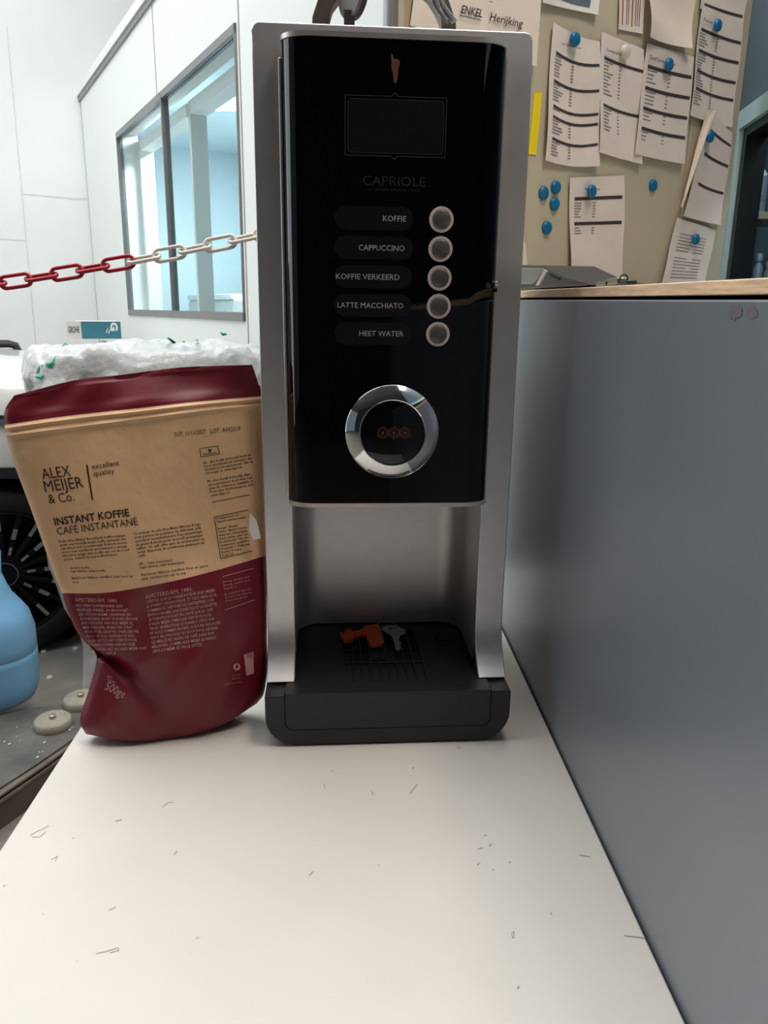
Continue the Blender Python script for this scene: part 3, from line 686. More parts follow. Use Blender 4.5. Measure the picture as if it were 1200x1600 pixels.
def f_misc(pr):
    pr.line((348, 901), (396, 888), .8, 6); pr.line((352, 953), (398, 937), .8, 6)
    for i in range(3): T(pr, 'Droog, donker en koel'[:18], 349+i*.6, 911+i*5.2, 3, 12, 42 if i < 2 else 20, res=1)
    for i in range(3): T(pr, 'À conserver dans un', 351+i*.6, 930+i*5.2, 3, 12, 42 if i < 2 else 34, res=1)
def f_seal(pr):
    pr.quad([(370+5.5*math.cos(a*.523), 1042+5.5*math.sin(a*.523)) for a in range(12)])
    T(pr, 'www.rainforest', 363, 1057, 2.2, 10, 13, res=1); T(pr, 'alliance.org', 362, 1062, 2.2, 10, 14, res=1); T(pr, 'LDPE 4 recycle', 350, 1071, 2.2, 10, 28, res=1)
def f_bar(pr):
    pr.quad([(381, 1023), (396, 1018), (397, 1052), (385, 1056)])
bagprint('weight_lettering', M['pink_ink'], f_w); bagprint('storage_lettering', M['pink_ink'], f_misc); bagprint('round_seal', M['pink_ink'], f_seal); bagprint('barcode_patch', M['pink_ink'], f_bar)
bagprint('barcode_bars', M['barink'], lambda pr: [pr.line((386+i*2.1, 1021.5-i*.6), (389+i*2.0, 1054-i*.9), .9) for i in range(5)])
bagprint('seal_leaf', M['maroon'], lambda pr: pr.quad([(368.5, 1046), (368, 1041), (370, 1038), (373, 1040), (372, 1044), (370, 1044)]))
# small torn white flap at the right edge
bm = bmesh.new(); q = [bagplane(x, y)-bag0 for x, y in ((387, 812), (397, 822), (404, 850), (392, 853), (386, 838))]
d = (CAM-bag0).normalized()*.03; vs = [bm.verts.new(p+d) for p in q]; vs2 = [bm.verts.new(p+d*1.01) for p in q]
bm.faces.new(vs); bm.faces.new(vs2[::-1])
for i in range(5): bm.faces.new((vs[i], vs[(i+1) % 5], vs2[(i+1) % 5], vs2[i]))
o = link_mesh('torn_flap', bm, M['white'], bag); o['label'] = 'small torn white paper flap'

# ================================================================== PINBOARD
ang = math.radians(54); BD = Vector((math.sin(ang), math.cos(ang), 0)); BNn = Vector((BD.y, -BD.x, 0))  # BNn faces away to the right/front
if BNn.dot(Vector((0, -1, 0))) < 0: BNn = -BNn
BP = CAM + ray(895, 290)*1.75
def onboard(x, y, off=0): return pl(x, y, BP + BNn*off, BNn)
def bd(p): return (p-BP).dot(BD)
e0, e1 = bd(onboard(658, 20)), bd(onboard(1150, 218))
TB = Matrix.Translation((BP.x, BP.y, 0)) @ Matrix((BD, -BNn, Vector((0, 0, 1)))).transposed().to_4x4()   # local x along, -y to viewer
brd = empty('wall_right_board'); brd.name = 'wall_board'; brd['kind'] = 'structure'
sp = bd(onboard(1078, 200))
box('board_panel', e0, sp-.003, 0, .02, 1.3135, 2.6, M['board'], brd, T=TB, bevel=.001)
box('board_panel', sp+.003, e1, 0, .02, 1.3135, 2.6, M['board'], brd, T=TB, bevel=.001)
box('backing', e0, e1, .02, .05, 1.3135, 2.6, M['tan'], brd, T=TB)
sheets = {}
def paper(label, quad, off, m=None, curl=.004, group=None, fold=None, nu=10, nv=12, top_lift=0, side='r'):
    P = [onboard(x, y, off) for x, y in quad]      # TL TR BR BL
    def Sf(u, v, lift=0):
        v_ = 1-v
        p = (P[3]*(1-u)+P[2]*u)*(1-v) + (P[0]*(1-u)+P[1]*u)*v
        sag = (-.010*math.sin(math.pi*min(1, u*1.0))) if m is None and top_lift else 0
        p = p + BNn*(curl*(abs(u-.5)*2)**2*(.3+v_) + curl*.35*math.sin(7*v+3*u) + lift) 
        p.z += sag*.6
        return p
    c0 = (P[0]+P[2])/2
    root = empty('paper_sheet', c0); 
    bm = bmesh.new()
    g = [[bm.verts.new(Sf(i/nu, j/nv)-c0) for i in range(nu+1)] for j in range(nv+1)]
    g2 = [[bm.verts.new(Sf(i/nu, j/nv, -.0004)-c0) for i in range(nu+1)] for j in range(nv+1)]
    for j in range(nv):
        for i in range(nu):
            bm.faces.new((g[j][i], g[j][i+1], g[j+1][i+1], g[j+1][i])); bm.faces.new((g2[j][i+1], g2[j][i], g2[j+1][i], g2[j+1][i+1]))
    for j in range(nv):
        bm.faces.new((g[j][0], g[j+1][0], g2[j+1][0], g2[j][0])); bm.faces.new((g[j+1][nu], g[j][nu], g2[j][nu], g2[j+1][nu]))
    for i in range(nu):
        bm.faces.new((g[0][i+1], g[0][i], g2[0][i], g2[0][i+1])); bm.faces.new((g[nv][i], g[nv][i+1], g2[nv][i+1], g2[nv][i]))
    link_mesh('sheet', bm, m or M['paper'], root, smooth=True)
    tag(root, label, 'paper', group)
    root['_s'] = 0; del root['_s']
    return root, (lambda a, b: Sf(a, 1-b, .0006)-c0)   # print coordinates: a right, b DOWN, 0..1
def bars(root, mp, bl, cols=((.06, .3, 1), (.5, .06, 1)), x0=.08, x1=.97, th=.026, nline=None, lh=.022, sag=.0):
    for b in bl:
        pr = Print()
        n = 6
        for i in range(n):
            a, c = x0+(x1-x0)*i/n, x0+(x1-x0)*(i+1)/n
            s = lambda t: sag*math.sin(math.pi*t)
            pr.quad([(a, b+s(a)), (c, b+s(c)), (c, b+th+s(c)), (a, b+th+s(a))])
        pr.build('table_bar', M['barink'], root, mp)
def rowsprint(root, mp, blocks, x=.08, w=.22, x2=.42, w2=.05, h=.010, step=.021):
    pr = Print()
    for (b0, n) in blocks:
        for i in range(n):
            b = b0+i*step; ww = w*(.45+.55*random.random())
            pr.quad([(x, b), (x+ww, b), (x+ww, b+h), (x, b+h)])
            pr.quad([(x2, b), (x2+w2, b), (x2+w2, b+h), (x2, b+h)])
    o = pr.build('printed_rows', M['greyink'], root, mp); o['kind'] = 'stuff'
def ttl(root, mp, s, x, b, h, w_, m='barink', ang=0, und=False):
    pr = Print(); pr.text(s, x, b, h, ang, w_, flip=-1)
    if und: pr.quad([(x, b+.4*h), (x+w_, b+.4*h), (x+w_, b+.4*h+.004), (x, b+.4*h+.004)])
    pr.build('printed_heading', M[m], root, mp)
# sheets, in px corners TL TR BR BL
r, mp = paper('large pale sheet reading ENKEL behind the machine top', ((655, -72), (848, -40), (838, 104), (640, 40)), .012, M['paper_lit'], .001)
pr = Print()
def inv_bi(quad, x, y):
    u, v = .5, .5
    (ax, ay), (bx_, by), (cx_, cy), (dx_, dy) = quad
    for _ in range(20):
        fx = (ax*(1-u)+bx_*u)*(1-v)+(dx_*(1-u)+cx_*u)*v - x; fy = (ay*(1-u)+by*u)*(1-v)+(dy*(1-u)+cy*u)*v - y
        a = (bx_-ax)*(1-v)+(cx_-dx_)*v; b = -(ax*(1-u)+bx_*u)+(dx_*(1-u)+cx_*u)
        c = (by-ay)*(1-v)+(cy-dy)*v; d = -(ay*(1-u)+by*u)+(dy*(1-u)+cy*u); D = a*d-b*c
        u -= (fx*d-b*fy)/D; v -= (a*fy-c*fx)/D
    return u, v
def heading(root, off, s, x, y, h, w_, ang, m='barink', und=False, bold=.0):
    c0 = Vector(root.location)
    pr = Print(); pr.text(s, x, y, h, math.radians(ang), w_, flip=-1, bold=bold or .012)
    if und:
        a = math.radians(ang); nx, ny = math.sin(a), math.cos(a)
        pr.line((x-1+nx*4, y+ny*4), (x+w_*math.cos(a)+nx*4, y-w_*math.sin(a)+ny*4), 1.2, 4)
    pr.build('printed_heading', M[m], root, lambda a, b: onboard(a, b, off)-c0)
heading(r, .0165, 'ENKEL', 720, 20, 12.5, 34, -13, und=True, bold=.02)
heading(r, .0165, 'Herijking', 765, 31.5, 12.5, 52, -13, bold=.01)
heading(r, .0165, '–', 763, 5, 9, 7, -13)
r, mp = paper('glossy white bordered photo print at the top of the board', ((852, -62), (942, -40), (932, 24), (845, 5)), .008, M['white'], .004)
pr = Print(); pr.quad([(.10, 0), (.86, 0), (.84, .86), (.5, .86), (.10, .78)]); pr.build('photo_area', M['slate'], r, mp)
pr = Print(); pr.quad([(.14, 0), (.64, 0), (.62, .76), (.14, .60)]); pr.build('printed_carton', M['tan'], r, lambda a, b: mp(a, b)+BNn*.0004)
r, mp = paper('narrow sheet with red and grey vertical columns at the board top', ((969, -55), (1010, -48), (1003, 53), (965, 46)), .004, None, .002)
pr = Print(); [pr.quad([(x, 0), (x+.05, 0), (x+.05, .92), (x, .92)]) for x in (.12, .52)]; pr.build('printed_columns', M['redink'], r, mp)
pr = Print(); [pr.quad([(x, 0), (x+.03, 0), (x+.03, .9), (x, .9)]) for x in (.3, .38, .66, .74, .82)]; pr.build('printed_columns', M['greyink'], r, mp)
paper('blank cream sheet curling off the upper board', ((1012, -70), (1087, -62), (1073, 78), (1007, 60)), .016, M['paper_lit'], .012)
r, mp = paper('price list with five dark bars, leftmost tall sheet under a blue magnet', ((863, 35), (937, 65), (933, 260), (848, 251)), .005, None, .006, top_lift=1)
bars(r, mp, (.175, .375, .560, .640, .805), sag=.02, x0=.10, th=.022); rowsprint(r, mp, ((.21, 7), (.41, 6), (.595, 1), (.68, 5), (.845, 5)), x=.09, step=.023)
heading(r, .0125, 'Tarief Roetfilter deelreinigen', 876, 69, 3, 33, -14)
r, mp = paper('price sheet with two dark bars under the white magnet', ((939, 50), (1006, 77), (1000, 257), (933, 238)), .007, None, .005)
bars(r, mp, (.18, .57), sag=.01, th=.026); rowsprint(r, mp, ((.22, 10), (.61, 7)), x=.08, step=.029)
heading(r, .0145, 'Luxepakket', 947, 79, 5, 28, -20)
r, mp = paper('price list with four dark bars, headed Tarief, third tall sheet from left', ((1010, 68), (1084, 89), (1067, 257), (989, 241)), .011, None, .004)
bars(r, mp, (.175, .365, .55, .735), sag=.008, th=.032, x0=.07); rowsprint(r, mp, ((.22, 4), (.41, 4), (.595, 3), (.78, 3)), x=.08, step=.034, x2=.5)
heading(r, .0175, 'Tarief Servicebeurten', 1014, 92, 6.5, 42, -17)
r, mp = paper('sheet with one dark bar at the top right of the board', ((1100, -60), (1176, -42), (1158, 36), (1091, 14)), .004, None, .004)
bars(r, mp, (.86,), th=.06)
r, mp = paper('list with four dark bars beneath a blue magnet at upper right', ((1096, 8), (1161, 34), (1140, 200), (1074, 181)), .008, None, .006)
bars(r, mp, (.19, .375, .56, .725), sag=.01, th=.028, x0=.05); rowsprint(r, mp, ((.235, 5), (.415, 6), (.60, 5), (.77, 5)), x=.03, step=.026)
heading(r, .0145, 'Tarief', 1098, 31, 4, 16, -25)
r, mp = paper('dog-eared sheet with three dark bars near the right board edge', ((1108, 172), (1144, 208), (1122, 352), (1064, 338)), .012, None, .006)
bars(r, mp, (.13, .35, .64), sag=.01, th=.028, x0=.2); 
# its curled left flap, bright underside
bm = bmesh.new(); c0 = Vector(r.location)
fl = [(1104, 176), (1112, 174), (1119, 172), (1100, 225), (1083, 276), (1066, 326), (1064, 322), (1080, 262), (1092, 214)]
q = [onboard(x, y, .030 if i in (3, 4) else .014)-c0 for i, (x, y) in enumerate(fl)]
vs = [bm.verts.new(p) for p in q]; bm.faces.new(vs); vs2 = [bm.verts.new(p-BNn*.0005) for p in q]; bm.faces.new(vs2[::-1])
link_mesh('curled_flap', bm, M['paper_lit'], r)['label'] = 'bright curled paper edge'
r, mp = paper('crumpled sheet with two dark bars low on the board', ((889, 278), (975, 274), (969, 447), (888, 447)), .004, None, .006)
bars(r, mp, (.175, .40), th=.03, x0=.09, x1=.95); rowsprint(r, mp, ((.225, 6), (.45, 3)), x=.09, step=.025, w=.14)
heading(r, .0115, 'Balanceren banden', 914, 297, 3, 24, 0)
r, mp = paper('typed text sheet at the bottom right of the board', ((1057, 340), (1118, 359), (1098, 447), (1030, 447)), .008, None, .004)
rowsprint(r, mp, ((.2, 6), (.56, 7)), x=.16, w=.6, x2=.6, w2=.2, h=.012, step=.05)
paper('pale paper strip peeking out beside the machine', ((816, 372), (821, 380), (826, 447), (812, 447)), .004, M['paper_lit'], .001)
bm = bmesh.new(); q = [onboard(x, y, .002) for x, y in ((835, 145), (847, 144), (838, 242), (826, 241))]; c0 = q[0].copy()
vs = [bm.verts.new(p-c0) for p in q]; bm.faces.new(vs); vs2 = [bm.verts.new(p-c0-BNn*.0015) for p in q]; bm.faces.new(vs2[::-1])
for i in range(4): bm.faces.new((vs[i], vs[(i+1) % 4], vs2[(i+1) % 4], vs2[i]))
yt = link_mesh('tape_strip', bm, M['yellow']); yt.location = c0; tag(yt, 'upright bright yellow tape strip on the board beside the machine', 'tape')
mags = [(897, 62, 'blue magnet holding the leftmost tall price list', .016), (1044, 101, 'blue magnet holding the sheet headed Tarief', .020), (1120, 40, 'blue magnet holding the upper right list', .018), (1108, 214, 'blue magnet pinning the dog-eared sheet', .022), (923, 299, 'blue magnet holding the crumpled two-bar sheet', .015), (1019, 290, 'lone blue magnet on bare board in the middle', .0005), (1086, 374, 'blue magnet holding the typed text sheet', .016), (848, 302, 'blue magnet left in the trio on bare board', .0005), (867, 293, 'blue magnet topmost of the trio on bare board', .0005), (865, 319, 'blue magnet lowest of the trio on bare board', .0005), (853, 356, 'single blue magnet below the trio on bare board', .0005), (976, 81, 'white magnet holding the two-bar sheet', .016)]
for x, y, lb, off in mags:
    p = onboard(x, y, off); R3 = Matrix((BD, Vector((0, 0, 1)), BNn)).transposed().to_4x4()
    o = lathe('magnet', [(0, .0085), (.010, .0085), (.0128, .0072), (.0142, .004), (.0145, 0), (0, 0)], M['magnet_white'] if 'white' in lb[:6] else M['magnet'], None, 28)
    o.matrix_world = Matrix.Translation(p) @ R3; tag(o, lb, 'magnet', 'round magnets on the pinboard')

# ================================================================== ON THE WORKTOP
ZW = 1.3131
tp0 = PY(845, 447, 1.25); tp0.z = ZW
card = empty('payment_terminal', (.285, 1.16, ZW), math.radians(0)); tag(card, 'black and grey card payment terminal lying on the plywood worktop', 'payment terminal')
def tw(x, y, X=.262): p = pl(x, y, (X, 0, 0), Vector((1, 0, 0))); return (p.y-1.16, p.z-ZW)
side = [(808, 414), (850, 415), (856, 419), (880, 433), (922, 447), (905, 450), (808, 452)]
pts = [tw(x, y) for x, y in side]; pts = [(a, max(b, .0005)) for a, b in pts]
prism('body', pts, 'x', -.022, .05, M['black2'], card, bevel=.002)
pts = [tw(x, y) for x, y in ((808, 418), (848, 419), (852, 422), (836, 441), (832, 444), (808, 444))]
prism('side_cover', [(a, max(b, .002)) for a, b in pts], 'x', -.0245, -.020, M['terminal_grey'], card, bevel=.001)
pts = [tw(x, y) for x, y in ((858, 426), (874, 434), (874, 438), (860, 432))]
prism('port', [(a, max(b, .002)) for a, b in pts], 'x', -.0235, -.020, M['void'], card)
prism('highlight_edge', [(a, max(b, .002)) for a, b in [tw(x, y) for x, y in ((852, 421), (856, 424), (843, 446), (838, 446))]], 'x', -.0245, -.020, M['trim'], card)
kx = empty('key_bunch', (.262, .86, wz(.86)+.0002)); tag(kx, 'small metal keys with ring lying on the worktop edge beneath the board', 'key')
def kw(x, y): p = pl(x, y, (.262, 0, 0), Vector((1, 0, 0))); return p.y-.86
for (xa, xb, zz) in ((940, 958, .003), (955, 972, .005)):
    a, b = kw(xa, 445), kw(xb, 445); box('key', -.006, .006, min(a, b), max(a, b), .001, zz+.002, M['keymetal'], kx, bevel=.0006)
a = kw(974, 443); tube('key_ring', [(.004*math.sin(t*.5236), a, .0055+.0045*math.cos(t*.5236)) for t in range(12)], .0008, M['handle'], kx, 6, True)
a, b = kw(974, 445), kw(987, 445); box('key_fob', -.005, .005, min(a, b), max(a, b), 0, .004, M['handle'], kx, bevel=.001)

# ================================================================== RIGHT: slate wall and framed window
rd = math.radians(8.4); RD = Vector((math.sin(rd), math.cos(rd), 0)); RN = Vector((-RD.y, RD.x, 0))
RP = CAM + ray(1140, 310)*2.45
def onr(x, y, off=0): return pl(x, y, RP+RN*off, RN)
TR_ = Matrix.Translation((RP.x, RP.y, 0)) @ Matrix((RD, -RN, Vector((0, 0, 1)))).transposed().to_4x4()   # x along, +y away behind the face
def rl(x, y): q = TR_.inverted() @ onr(x, y); return q.x, q.z
fx1 = rl(1137, 310)[0]; fz1 = rl(1150, 186)[1]; ix1 = rl(1152, 310)[0]; iz1 = rl(1160, 205)[1]
jx1 = rl(1172, 300)[0]; jz1 = iz1-.03
bm = bmesh.new()
a_box(bm, -3, fx1+.0, 0, .06, fz1, 3.2, TR_); a_box(bm, fx1, 1.2, 0, .06, 0, 3.2, TR_)
link_mesh('wall_right_front', bm, M['slate']).__setitem__('kind', 'structure')
w2 = empty('window_2'); w2['kind'] = 'structure'
bm = bmesh.new(); a_box(bm, -3, fx1, -.02, .06, iz1, fz1, TR_); a_box(bm, ix1, fx1, -.02, .06, 0, iz1, TR_); link_mesh('window_frame', bm, M['blueframe'], w2)
bm = bmesh.new(); a_box(bm, -3, ix1, -.005, .06, iz1-.025, iz1, TR_); a_box(bm, ix1-.035, ix1, -.005, .06, 0, iz1-.025, TR_); link_mesh('inner_frame', bm, M['blackframe'], w2)
box('pane', -3, ix1-.03, .03, .035, .9, iz1-.02, M['glass'], w2, T=TR_)
bm = bmesh.new(); a_box(bm, -3, 1.2, 1.0, 1.06, 0, 2.6, TR_); a_box(bm, 1.14, 1.2, .06, 1.0, 0, 2.6, TR_); a_box(bm, -3, 1.2, .06, 1.0, 2.55, 2.6, TR_)
link_mesh('wall_store', bm, M['inside']).__setitem__('kind', 'structure')
area('store_fill', TR_ @ Vector((-.4, .5, 2.45)), TR_ @ Vector((-.4, .5, 0)), .5, .8, 22, (.85, .95, 1))  # unseen fill light that brightens the interior behind the right window
def st(x, y, off): p = pl(x, y, RP-RN*off, RN); return TR_.inverted() @ p
YS = 3.12
sa = PY(1164, 330, YS)
sh = empty('wall_shelf', (sa.x, YS, sa.z)); tag(sh, 'tan shelf board seen inside the dark window at the right', 'shelf')
box('board', 0, .75, 0, .26, -.028, 0, M['shelf'], sh, bevel=.002); box('bracket', .02, .05, .02, .26, -.16, -.028, M['blackframe'], sh)
ca = PY(1180, 322, YS+.08); ctop = PY(1184, 276, YS+.08).z-sa.z
ct = empty('spray_canister', (ca.x+.004, YS+.08, sa.z)); tag(ct, 'grey canister standing on the shelf inside the right window', 'canister')
rr = .034; hh = ctop
lathe('body', [(0, 0), (rr, 0), (rr, hh*.92), (rr*.9, hh), (0, hh)], M['canister'], ct, 28)
lathe('cap', [(rr*.8, hh), (rr*.8, hh+.010), (rr*.4, hh+.028), (0, hh+.028)], M['blueframe'], ct, 24)
box('label_band', -rr*.5, rr*.5, -rr-.001, -rr*.7, hh*.35, hh*.5, M['slate'], ct)
sb = PY(1155, 446, YS)
s2 = empty('wall_shelf', (sb.x-.05, YS, sb.z)); tag(s2, 'lower ledge inside the right window carrying small bottles', 'shelf')
box('board', 0, .8, 0, .26, -.028, 0, M['slate'], s2, bevel=.002); box('bracket', .06, .09, .02, .26, -.16, -.028, M['blackframe'], s2)
for (x, ytop, r_, mm, lb) in ((1183, 395, .020, 'canister', 'tall grey spray bottle with domed cap behind the right window'), (1156, 418, .014, 'canister', 'short grey bottle nearest the window frame'), (1167, 415, .013, 'slate', 'dark bottle with small yellow mark behind the window'), (1199, 408, .016, 'slate', 'dark bottle at the far right edge of the window')):
    q = PY(x, 430, YS+.09); top = PY(x, ytop, YS+.09).z-sb.z
    bt = empty('bottle', (q.x, YS+.09, sb.z)); tag(bt, lb, 'bottle', 'small bottles inside the right window')
    lathe('body', [(0, 0), (r_, 0), (r_, top*.55), (r_*.6, top*.7), (r_*.6, top*.78), (0, top*.78)], M[mm], bt, 20)
    lathe('cap', [(r_*.75, top*.74), (r_*.8, top*.93), (r_*.4, top), (0, top)], M['canister'], bt, 20)
    if 'yellow' in lb or 'far right' in lb: box('yellow_mark', -.005, .005, -r_-.001, -r_*.6, top*.35, top*.55, M['yellow'], bt)

# ================================================================== behind the machine top
pp = PY(612, 20, 1.68)
po = empty('steel_post', (pp.x, 1.68, 0)); tag(po, 'round galvanised steel post rising behind the machine', 'post')
lathe('tube', [(0, 0), (.017, 0), (.017, 3.0), (0, 3.0)], M['post'], po, 28)
lathe('base_plate', [(0, 0), (.07, 0), (.07, .01), (.02, .012)], M['post'], po, 28)
pq = PY(639, 20, 1.66)
ed = box('trim_5', -.02, .02, -.008, .008, 1.3135, 2.6, M['tan']); ed.location = (pq.x, 1.655, 0); ed.rotation_euler = (0, 0, math.radians(36)); ed['kind'] = 'structure'
ed.location = (onboard(640, 20).x, onboard(640, 20).y, 0)
ZM = ZT+.748
hk = empty('metal_bracket', (0, 0, 0)); tag(hk, 'wide arched grey metal band with clear film standing on the machine top', 'bracket')
yb = 1.0
def hp(x, y): p = PY(x, y, yb); return (p.x, p.z)
arch = [hp(*q) for q in ((485, 45), (488, 28), (497, 0), (515, -34), (555, -62), (600, -70), (648, -56), (684, -28), (700, 0), (712, 35), (715, 45))]
inner = [hp(*q) for q in ((694, 45), (689, 33), (681, 14), (671, -2), (652, -22), (600, -36), (560, -28), (534, -8), (519, 12), (515, 27), (512, 45))]
arch[0] = (arch[0][0], ZM); arch[-1] = (arch[-1][0]+.0, ZM); inner[0] = (inner[0][0], ZM); inner[-1] = (inner[-1][0], ZM)
hk.location = ((arch[0][0]+arch[-1][0])/2, yb, ZM)
prism('band', [(a-hk.location.x, b-ZM) for a, b in arch+inner], 'y', -.004, .02, M['hook'], hk, bevel=.001)
dk = empty('bolted_disc', (hp(546, 8)[0], yb-.03, 0)); 
dcz = hp(546, 2)[1]; dk.location.z = ZM; tag(dk, 'dark round disc with wing bolt standing inside the grey band', 'disc')
rad = dcz-ZM
RD3 = Tr((0, 0, rad)) @ Rot(math.radians(-62), 'Z') @ Rot(-math.pi/2, 'X')
lathe('disc', [(0, 0), (.027, 0), (.027, .004), (0, .004)], M['hook'], dk, 40, RD3)
lathe('rubber_rim', [(.0272, .004), (.0272, .010), (.024, .012), (.0, .012), (0, .004)], M['handle'], dk, 40, RD3)
box('stand', -.006, .006, -.004, .004, 0, rad-.02, M['hook'], dk)
tube('bolt', [(-.012, -.008, rad+.0), (.002, -.008, rad-.004), (.008, -.010, rad-.006)], .002, M['chrome'], dk, 8)
lathe('bolt_head', [(0, -.003), (.003, -.002), (.003, .002), (0, .003)], M['hook'], dk, 12, Tr((-.013, -.008, rad)))
lathe('bolt_head', [(0, -.003), (.003, -.002), (.003, .002), (0, .003)], M['chrome'], dk, 12, Tr((.008, -.010, rad-.006)))
bm = bmesh.new(); prev = None
for i in range(15):
    t = i/14; px_ = 657+34*t**1.2+3*math.sin(7*t); py__ = -30+72*t
    row = []
    for k in range(6):
        x, z = hp(px_+k*3.6, py__); row.append(bm.verts.new((x-hk.location.x, -.014-.006*math.sin(2.3*k+3*t), max(0, z-ZM))))
    if prev: [bm.faces.new((prev[k], prev[k+1], row[k+1], row[k])) for k in range(5)]
    prev = row
fo = link_mesh('loose_film', bm, M['wrap'], hk, smooth=True); md = fo.modifiers.new('s', 'SOLIDIFY'); md.thickness = .0006

# ================================================================== CHAIN
chain = empty('barrier_chain', (-.568, 1.3, 1.3)); tag(chain, 'red and white plastic link barrier chain hanging in front of the partition', 'chain')
A0, A1 = PY(-190, 470, 1.3), PY(397, 369, 1.32)
q0, q1, q2 = PY(0, 443, 1.3), PY(200, 409, 1.3), PY(397, 369, 1.32)
path = []
for k in range(-7, 24):
    path.append(k)
def cpos(s):   # s metres from px x=0 along chain, slightly sagging
    L_ = (q2-q0).length; t = s/L_; p = q0+(q2-q0)*t; mid = (q0+q2)/2; sagv = (q1-mid)
    return p + sagv*(1-(2*t-1)**2)*1.0
def link(name, c, d, side, m):
    bm = bmesh.new(); pts = []; hl, hw = .0255, .0098
    for k in range(20):
        t = 2*math.pi*k/20; cx = math.cos(t); sy = math.sin(t)
        px = (hl-hw)*(1 if cx > 0 else -1 if cx < 0 else 0) + hw*cx; py = hw*sy
        pts.append(d*px + side*py)
    a_tube(bm, pts, .0031, 8, True); o = link_mesh(name, bm, m, chain, smooth=True); o.location = c-Vector(chain.location); return o
pitch = .0415; s = -.0415*16+.0255; i = 0
Ltot = (q2-q0).length
while s < Ltot+.36:
    c = cpos(s); d = (cpos(s+.01)-cpos(s-.01)).normalized(); v = (CAM-c).normalized(); upv = d.cross(v).normalized(); sv = upv if i % 2 == 0 else (upv*.30+v*.95).normalized()
    if i % 2 == 0: sv = (upv*.95+v*.3).normalized()
    s_px = s
    link('chain_link', c, d, sv, M['redplastic'] if s < .205 else M['whiteplastic']); s += pitch; i += 1

e0_ = cpos(-.0415*16-.014)
sp_ = empty('stanchion', (e0_.x-.012, e0_.y, .1)); tag(sp_, 'slim white stanchion carrying the left end of the barrier chain', 'stanchion')
lathe('pole', [(0, 0), (.012, 0), (.012, e0_.z-.04), (0, e0_.z-.04)], M['whiteplastic'], sp_, 20); lathe('foot', [(0, 0), (.10, 0), (.10, .02), (.03, .05), (.0, .05)], M['redplastic'], sp_, 32)
# ================================================================== CAR
WC = PZ(8, 902, .33)
TC = Matrix.Translation((WC.x, WC.y, 0)) @ Matrix((Lx, Wy, Vector((0, 0, 1)))).transposed().to_4x4()   # x to the car's front, y across away
car = empty('car', (WC.x, WC.y, 0), math.atan2(Lx.y, Lx.x)); tag(car, 'white parked car with dark multi-spoke wheel at the left edge', 'car')
# body side outline (x,z) with wheel arch
ar = .395; arch_pts = [(ar*math.cos(math.radians(a)), .33+ar*math.sin(math.radians(a))) for a in range(-12, 193, 12)]
prof = [(.72, .30), (.74, .55), (.70, .80), (.55, .93), (.30, 1.03), (-.05, 1.075), (-.60, 1.11), (-.95, 1.16), (-1.55, 1.55), (-2.6, 1.60), (-3.3, 1.35), (-3.6, 1.05), (-3.65, .5), (-3.6, .30)]
xs_ = sorted(set([-3.65, -3.6, -3.45, -3.3, -3.0, -2.6, -2.2, -1.8, -1.55, -1.4, -1.25, -1.1, -.95, -.8, -.6, -.5, -ar-.004, .5, .55, .62, .68, .72, .74, ar+.004] + [round(ar*math.sin(math.radians(a)), 4) for a in range(-90, 91, 7)]))
top_ = [(-3.65, .9), (-3.6, 1.05), (-3.3, 1.35), (-2.6, 1.60), (-1.55, 1.55), (-.95, 1.16), (-.60, 1.125), (-.05, 1.09), (.30, 1.05), (.55, .96), (.68, .84), (.72, .74), (.74, .60)]
def ztop(x):
    for (a, b), (c, d) in zip(top_, top_[1:]):
        if x <= c: return b+(d-b)*(x-a)/(c-a)
    return top_[-1][1]
def zlow(x): return .33+math.sqrt(max(0, ar*ar-x*x)) if abs(x) <= ar+.001 else .27
bm = bmesh.new(); secs = []
for x in xs_:
    zt_, zl_ = ztop(x), zlow(x); gl = max(0, zt_-1.13)*.5; e = max(0, x-.5)*.35
    pts = [(.02+e, zl_), (.02+e, max(zl_+.01, min(.93, zt_-.12))), (.03+e+gl*.3, max(zl_+.02, zt_-.07)), (.06+e+gl, zt_-.022), (.13+e+gl, zt_)]
    pts = pts + [(1.76-a, b) for a, b in pts[::-1]]
    secs.append([bm.verts.new((x, a, b)) for a, b in pts])
for a, b in zip(secs, secs[1:]):
    for k in range(10): bm.faces.new((a[k], a[(k+1) % 10], b[(k+1) % 10], b[k]))
bm.faces.new(secs[0]); bm.faces.new(secs[-1][::-1])
link_mesh('body', bm, M['carpaint'], car, smooth=True)
bm = bmesh.new(); o1 = [(r*math.cos(math.radians(a)), .33+r*math.sin(math.radians(a))) for r in (ar+.008,) for a in range(-10, 191, 10)]; i1 = [(r*math.cos(math.radians(a)), .33+r*math.sin(math.radians(a))) for r in (ar-.03,) for a in range(190, -11, -10)]
i1 = i1[::-1]
for (p, q, r, t) in zip(o1, o1[1:], i1[1:], i1):
    a_prism(bm, [p, q, r, t], 'y', .0, .10)
bmesh.ops.remove_doubles(bm, verts=bm.verts[:], dist=1e-5); link_mesh('arch_cladding', bm, M['cladding'], car)
lathe('arch_liner', [(ar-.01, .0), (ar-.01, .30), (0, .30)], M['void'], car, 40, Tr((0, .10, .33)) @ Rot(-math.pi/2, 'X'))
sd = [( .66, .855), (.2, .885), (-.5, .905), (-3.4, .93)]
